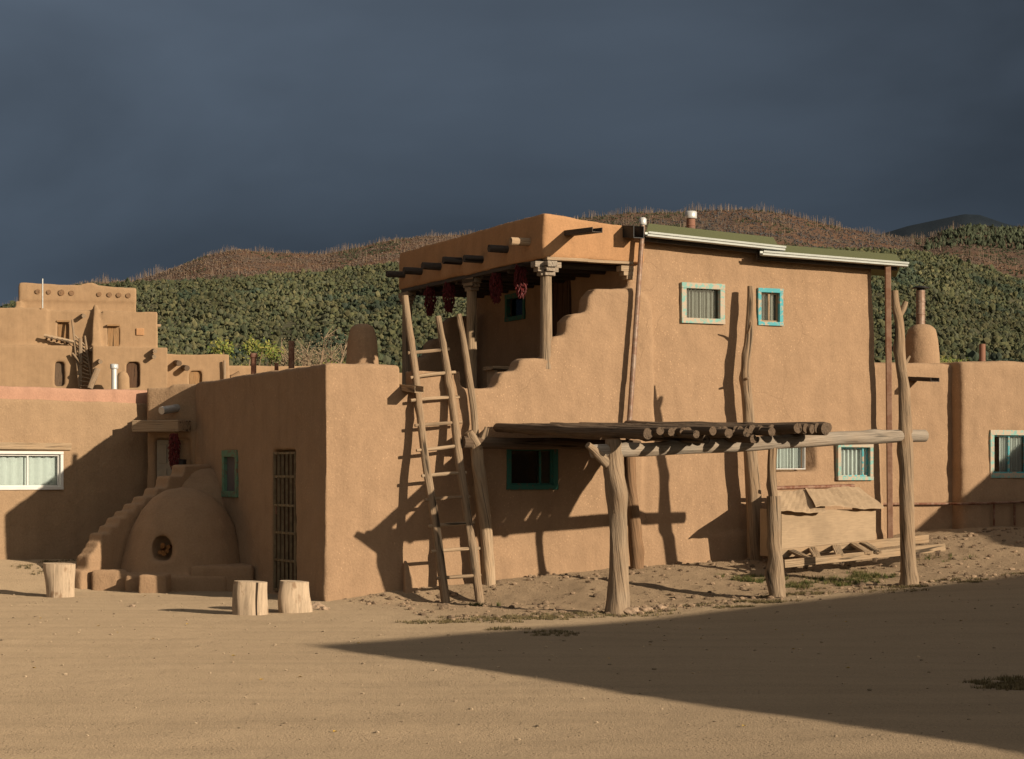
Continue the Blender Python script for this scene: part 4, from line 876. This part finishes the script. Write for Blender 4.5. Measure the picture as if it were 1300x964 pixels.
# ---------------------------------------------------------------- gravel, grass, leaves
def scatter(n, f):
    P = []
    while len(P) < n:
        q = f()
        if q is not None: P.append(q)
    return np.array(P)
def onbank():
    u = random.uniform(.2, 11); v = random.uniform(-3.6, -.05)
    if random.random() > (.25+.75*max(0, 1-abs(v+3.1)/.5)+.5*max(0, 1-abs(v+.4)/.5)): return None
    p = uvz(u, v, 0); return (p.x, p.y, gzf(p.x, p.y), 1.)
def onroad():
    x = random.uniform(-7.5, 8); y = random.uniform(11.5, 27); u, v = uv_of(x, y)
    if v > -3.2 and u > 0: return None
    if u <= 0 and x > -3 and y > 24: return None
    return (x, y, gzf(x, y), .42)
P = np.concatenate([scatter(3400, onbank), scatter(2600, onroad)]); n = len(P); r = (.005+.026*RNG.random(n)**6)*P[:, 3]*1.3
base = I1v[None]*(1+RNG.uniform(-.3, .3, (n, len(I1v), 1)))*r[:, None, None]*np.array([1.2, 1, .7])
V = base+P[:, None, :3]+np.array([0, 0, 1])*(r*.3)[:, None, None]; Fq = I1f[None]+(np.arange(n)*len(I1v))[:, None, None]
c = np.where(P[:, 3:4] > .9, np.array([[.31, .22, .145]]), np.array([[.42, .32, .215]]))*RNG.uniform(.55, 1.35, (n, 1)); o = fast_mesh('gravel', V.reshape(-1, 3), Fq.reshape(-1, 3), M['tint'], np.repeat(c, len(I1v), 0)); tag(o, 'small stones and clods scattered over the bank and the road', 'gravel', kind='stuff')
def tufts(name, spots, blades, hh, cols, label):
    V = []; T = []
    for x, y, rad, cnt in spots:
        for _ in range(int(cnt)):
            a = random.uniform(0, 6.28); q = rad*math.sqrt(random.random()); cx, cy = x+math.cos(a)*q*1.8, y+math.sin(a)*q*.7; z = gzf(cx, cy)
            col = random.choice(cols)
            for b in range(blades):
                th = random.uniform(0, 6.28); h = hh*random.uniform(.4, 1.1); w = .003+.002*random.random(); dx, dy = math.cos(th), math.sin(th); ox, oy = cx+random.gauss(0, .012), cy+random.gauss(0, .012)
                V += [(ox-dy*w, oy+dx*w, z-.005), (ox+dy*w, oy-dx*w, z-.005), (ox+dx*h*.7, oy+dy*h*.7, z+h)]; k = random.uniform(.7, 1.3); T += [[e*k for e in col]]*3
    V = np.array(V); F = np.arange(len(V)).reshape(-1, 3); tag(fast_mesh(name, V, F, M['tint'], np.array(T)), label, 'grass', kind='stuff')
gsp = []
for px, py, v, rad, cnt in ((1050, 722, -2.3, .35, 130), (1085, 712, -2.1, .3, 120), (1018, 720, -2.3, .25, 110), (960, 727, -1.8, .2, 80), (948, 722, -1.5, .15, 40), (1110, 708, -2.2, .2, 50), (606, 768, -1.3, .08, 25), (1195, 700, -1.4, .4, 25)):
    p = uvz(uof(px, v), v, 0); [gsp.append((p.x+random.gauss(0, rad), p.y+random.gauss(0, rad*.5), rad*.35, cnt/6)) for _ in range(6)]
tufts('grass', gsp, 9, .06, [(.10, .125, .035), (.13, .15, .045), (.18, .16, .06), (.22, .18, .08)], 'low green grass growing along the timber frame')
dsp = []
for i in range(46):
    px = random.uniform(530, 1300); v = -3.35+random.gauss(0, .22); p = uvz(uof(px, v), v, 0); dsp.append((p.x, p.y, random.uniform(.08, .3), random.uniform(12, 60)))
for px, py in ((40, 745), (60, 742), (1280, 868), (1268, 874), (1297, 862), (1290, 872), (690, 803), (640, 800), (700, 806)):
    Yd = 4000/(py-600); q = at(px, 600, Yd); [dsp.append((q.x+random.gauss(0, .12), q.y+random.gauss(0, .12), .07, 14 if px > 1200 else 5)) for _ in range(8)]
tufts('dry_grass', dsp, 9, .032, [(.22, .17, .08), (.16, .12, .06), (.10, .09, .04), (.27, .21, .11)], 'dry matted grass along the edge of the road')
V = []; T = []
for i in range(60):
    q = scatter(1, onroad)[0]; s = random.uniform(.012, .026); a = random.uniform(0, 6.28); x, y, z = q[:3]; c_, s_ = math.cos(a)*s, math.sin(a)*s
    V += [(x-c_, y-s_, z+.006), (x+s_*.6, y-c_*.6, z+.016), (x+c_, y+s_, z+.008), (x-c_, y-s_, z+.006), (x+c_, y+s_, z+.008), (x-s_*.6, y+c_*.6, z+.014)]; T += [random.choice([(.55, .33, .04), (.45, .3, .06), (.3, .2, .08)])]*6
tag(fast_mesh('fallen_leaves', np.array(V), np.arange(len(V)).reshape(-1, 3), M['tintleaf'], np.array(T)), 'small yellow fallen leaves scattered on the dirt road', 'leaves', kind='stuff')
# ---------------------------------------------------------------- distant pueblo
YP = 100.
PC = ((203-650)*YP/2500, YP); CP, SP = math.cos(math.radians(12)), math.sin(math.radians(12))
def FP(x, y, z):
    dx, dy = x-PC[0], y-PC[1]; return Vector((PC[0]+dx*CP-dy*SP, PC[1]+dx*SP+dy*CP, z))
def T(*p): return [FP(*a) for a in p]
def XT_(px, Y): return (px-650)*Y/2500
def X_(px, Y=YP):
    k = (px-650)/2500; dy = Y-PC[1]; return PC[0]+(k*(PC[1]+dy*CP)-PC[0]+dy*SP)/(CP-k*SP)
def Z_(py, Y=YP): return zof(py, Y)
pb = thing('pueblo_building', 'multi storey adobe pueblo building rising behind the left house', 'building', (X_(100), YP, .4))
def B(x0, x1, y, Yf, depth=12, wob=0): return blk(X_(x0, Yf), X_(x1, Yf), Yf, Yf+depth, 0, zof(y, Yf))
blocks = [hexa((X_(20, 103), X_(174, 103), 103, 112), (X_(23, 103), X_(173, 103), 103.2, 112), 0, zof(366, 103)), ('P', [(X_(24, 103), 10.5), (X_(24, 103), zof(362, 103)), (X_(100, 103), zof(364, 103)), (X_(110, 103), zof(361, 103)), (X_(118, 103), zof(361, 103)), (X_(125, 103), zof(364, 103)), (X_(173, 103), zof(369, 103)), (X_(173, 103), 10.5)], 103.1, 104),
  B(-60, 60, 394, 101.5), B(-60, 160, 396, 101.6), blk(X_(20, 102), X_(28, 102), 102, 103.4, 10, zof(386, 102)), hexa((X_(110, 101), X_(202, 101), 101, 112), (X_(130, 101), X_(200, 101), 101.2, 112), 0, zof(396, 101)), B(118, 213, 441, 99.6), B(-60, 120, 441, 101.0)]
blocks.append(hexa((X_(116, 101), X_(129, 101), 100.6, 102), (X_(119, 101), X_(124, 101), 101.4, 102), zof(441, 101), zof(388, 101)))
def PW(x0, x1, y0, y1, Yf): return blk(X_(x0, Yf), X_(x1, Yf), Yf-1, Yf+.4, zof(y1, Yf), zof(y0, Yf))
holes = [(73, 87.5, 411, 438, 101.6), (137, 151, 415, 441, 101.0), (69, 82, 460, 492, 101.0), (160, 177, 460, 492, 99.6)]
adobe_l('wall', M['far'], pb, blocks, [PW(*h) for h in holes], voxel=.08, it=2, d1=.16, d2=.05, s1=2.5, s2=.6, base=FP)
for i, (x0, x1, y0, y1, Yf) in enumerate(holes):
    if i < 3: MB().box(FP, X_(x0, Yf), X_(x1, Yf), Yf+.22, Yf+.3, zof(y1, Yf), zof(y0, Yf)).build('window' if i < 2 else 'door', M['tan'] if i < 2 else M['lat'], pb)
    else: MB().box(FP, X_(x0, Yf), X_(x1, Yf), Yf+.22, Yf+.3, zof(y1, Yf), zof(y0, Yf)).build('door', M['door'], pb)
    if i < 2: MB().box(FP, X_(x0-1, Yf), X_(x1+1, Yf), Yf-.06, Yf+.3, zof(y0, Yf), zof(y0-2, Yf)).build('lintel', M['tan'], pb)
for px, r in ((48, .13), (62, .12), (78, .16), (91, .14), (126, .12), (139, .13), (151, .13), (163, .13)): MB().tube(T((X_(px, 103), 103.02, Z_(372+px*.025, 103)), (X_(px, 103), 103.4, Z_(372+px*.025, 103))), r, 10, .2, .05).build('roof_beam', M['brownlog'], pb)
for px, py in ((104, 404), (114, 446), (194, 447), (193, 454), (125, 461)):
    Yf = 101.6 if py < 430 else 99.6 if px > 118 else 101; MB().tube(T((X_(px, Yf)+.1, Yf-.55, Z_(py, Yf)), (X_(px, Yf), Yf+.3, Z_(py, Yf)+.1)), .11, 8, .2, 0).build('roof_spout', M['grey'], pb)
MB().tube(T((X_(54, 101.4), 101.4, Z_(394, 101.4)), (X_(54, 101.4), 101.4, Z_(357, 101.4))), .04, 6, 1, 0).build('antenna', M['galv'], pb)
MB().box(FP, X_(173, 101), X_(183, 101), 101.10, 101.3, Z_(426, 101), Z_(417, 101)).build('patch', M['orange'], pb, .03)
MB().tube(T((X_(199, 101), 102, Z_(412, 101)), (X_(205, 101), 102, Z_(412, 101))), .08, 8, 1, 0).build('roof_beam', M['pale'], pb)
def far_ladder(pts1, pts2, n, lab, rad=.06):
    t = thing('ladder', lab, 'ladder', pts1[0], 'ladders against the pueblo building'); MB().tube(pts1, rad, 7, .5, .1).build('rail', M['log'], t); MB().tube(pts2, rad, 7, .5, .1).build('rail', M['log'], t)
    for i in range(n):
        k = (i+.6)/(n+.6)*.86; MB().tube([Vector(pts1[0]).lerp(Vector(pts1[1]), k), Vector(pts2[0]).lerp(Vector(pts2[1]), k)], .035, 6, .5, 0).build('rung', M['pale'], t)
q = lambda px, py, Y: tuple(FP(X_(px, Y), Y, zof(py, Y)))
far_ladder([q(101, 494, 100.3), q(91.5, 408, 101.3)], [q(118, 494, 100.3), q(107.5, 428, 100.9)], 12, 'wide pole ladder leaning on the middle of the pueblo building')
for lab, a, c, m in (('grey crooked post standing between the pueblo ladder rails', (102, 494, 100.4), (102, 431, 100.7), 'grey'), ('slanted grey board leaning right of the pueblo ladder', (114, 494, 99.2), (124, 469, 99.4), 'grey'), ('diagonal pole bracing the pueblo ladder', (92, 450, 100.7), (104, 464, 100.5), 'log')):
    tag(MB().tube([q(*a), q(*c)], .10 if 'board' not in lab else .16, 8, .5, .15, oval=.5).build('wooden_pole', M[m], None, base=q(*a)), lab, 'pole', 'poles by the pueblo building')
rk = thing('drying_rack', 'horizontal pole rack sticking out left of the pueblo ladder', 'rack', q(75, 440, 100.4))
MB().tube([q(56, 428, 101.0), q(94, 436, 101.0)], .09, 8, .5, .1).build('pole', M['pale'], rk)
for px in (60, 66, 73, 79, 86): MB().tube([q(px, 429+(px-56)*.2, 100.9), q(px-1, 432+(px-56)*.2, 101.4)], .06, 6, .5, 0).build('cross_pole', M['lat'], rk)
ov = thing('beehive_oven', 'small distant adobe oven beside the dark door of the pueblo building', 'oven', q(156, 492, 98)); adobe_l('dome', M['far'], ov, [('L', (X_(156, 98), 98), [(.32, 5), (.34, 5.4), (.32, Z_(480, 98)), (.22, Z_(474, 98)), (.05, Z_(472, 98))], 20)], (), voxel=.06, it=3, d1=.03, d2=.01, base=FP)
# lower terrace houses right of it
p2 = thing('pueblo_building', 'low adobe row with a tan door, right of the tall pueblo building', 'building', (X_(250), 104, .4))
adobe_l('wall', M['far'], p2, [B(205, 291, 449, 104, 8)], [PW(240, 256, 471, 500, 104)], voxel=.09, it=2, d1=.16, d2=.05, s1=2.5, s2=.6, base=FP)
MB().box(FP, X_(240, 104), X_(256, 104), 104.2, 104.3, Z_(500, 104), Z_(471, 104)).build('door', M['tan'], p2)
for px, py in ((222, 461), (232, 467)): MB().tube(T((X_(px, 104)+.2, 103.3, Z_(py, 104)-.05), (X_(px, 104), 104.3, Z_(py, 104)+.05)), .15, 8, .2, 0).build('roof_spout', M['lat'], p2)
MB().tube([q(285, 500, 103.8), q(285, 457, 103.8)], .07, 6, 1, 0).build('drain_pipe', M['grey'], p2)
p3 = thing('pueblo_building', 'lowest and farthest adobe row, behind the roof of the barred door house', 'building', (X_(360, 112), 112, .4))
adobe_l('wall', M['far'], p3, [B(286, 480, 463, 112, 8), B(440, 700, 470, 113, 8)], (), voxel=.12, it=2, d1=.16, d2=.05, s1=2.5, s2=.6, base=FP)
MB().tube([q(295, 482, 111.5), q(306, 476, 111.5)], .3, 8, 1, .2).build('roof_bump', M['far'], p3)
# ---------------------------------------------------------------- trees behind the houses
def tree(name, lab, x, y, z0, h, cr, cols, leaf=.11, nl=4200, bare=False, kind='tree'):
    t = thing(name, lab, kind, (x, y, z0)); b = MB(); tips = []
    b.tube([(x, y, z0), (x+.1, y, z0+h*.25), (x, y+.1, z0+h*.45)], [h*.035, h*.026, h*.02], 8, .3, .15)
    for i in range(13 if not bare else 34):
        a = random.uniform(0, 6.28); st = Vector((x, y, z0+h*random.uniform(.18, .45))); e = Vector((x+math.cos(a)*cr*random.uniform(.4, 1), y+math.sin(a)*cr*random.uniform(.4, 1), z0+h*random.uniform(.55, .98)))
        m = st.lerp(e, .5)+Vector((0, 0, -.05*h)); b.tube([st, m, e], [h*.013, h*.008, h*.003], 5, .4, .1); tips.append(e); tips.append(m.lerp(e, .5))
        if bare:
            for _ in range(26):
                s2 = m.lerp(e, random.random()); e2 = s2+Vector((random.uniform(-1, 1), random.uniform(-1, 1), random.uniform(.2, 1.1)))*h*.09; b.tube([s2, e2], [h*.003, h*.001], 4, 1, 0, cap=False)
    b.build('trunk', M['grey'] if bare else M['log'], t)
    V = []; T = []
    n = nl
    for i in range(n):
        c = random.choice(tips); p = c+Vector((random.gauss(0, 1), random.gauss(0, 1), random.gauss(0, .8)))*cr*.20
        u = Vector((random.gauss(0, 1), random.gauss(0, 1), random.gauss(0, 1))).normalized(); w = u.orthogonal().normalized(); s = leaf*random.uniform(.6, 1.3)
        V += [tuple(p-u*s-Vector((x, y, z0))), tuple(p+w*s*.6-Vector((x, y, z0))), tuple(p+u*s-Vector((x, y, z0))), tuple(p-w*s*.6-Vector((x, y, z0)))]; k = random.uniform(.7, 1.3); cc = random.choice(cols); T += [[q_*k for q_ in cc]]*4
    o = fast_mesh('crown', np.array(V), np.arange(len(V)).reshape(-1, 4), M['tintleaf'], np.array(T)); o.parent = t
yg = [(.17, .21, .045), (.21, .23, .05), (.10, .14, .035), (.26, .24, .06)]
def tr(name, lab, px, ytop, Y, cr, cols, **k): tree(name, lab, XT_(px, Y), Y, .4, zof(ytop, Y)-.4, cr, cols, **k)
tr('cottonwood_tree', 'yellow green leafy tree behind the low adobe row, left of the bare one', 303, 437, 122, 1.6, yg)
tr('cottonwood_tree', 'brighter yellow green tree with a forked top behind the rusty red pipe', 333, 434, 124, 1.5, yg, nl=3000)
tr('bare_tree', 'bare grey branched tree between the two stovepipes and the adobe chimney', 388, 424, 126, 2.7, [(.27, .22, .14), (.32, .25, .15), (.22, .2, .12)], nl=4500, bare=True, leaf=.05)
tr('bare_tree', 'low bare tree close behind the adobe chimney', 415, 444, 130, 1.6, [(.26, .22, .13), (.2, .2, .09)], nl=3000, bare=True, leaf=.055)
tr('olive_bush', 'low yellowish bush just left of the rounded adobe chimney', 428, 455, 128, 1.2, yg, nl=900, kind='bush')
tr('olive_bush', 'olive bush showing right of the capped chimney on the right', 1188, 440, 120, 1.2, [(.16, .15, .06), (.2, .18, .07)], nl=1500, kind='bush')
tr('cottonwood_tree', 'low yellow green treetop over the right hand roof', 1212, 444, 122, 1.3, yg, nl=1600)
tr('olive_bush', 'small green bush near the red roof pipe on the right', 1236, 448, 118, .8, yg, nl=800, kind='bush')
for o in bpy.data.objects:
    if 'base_' in o: del o['base_']
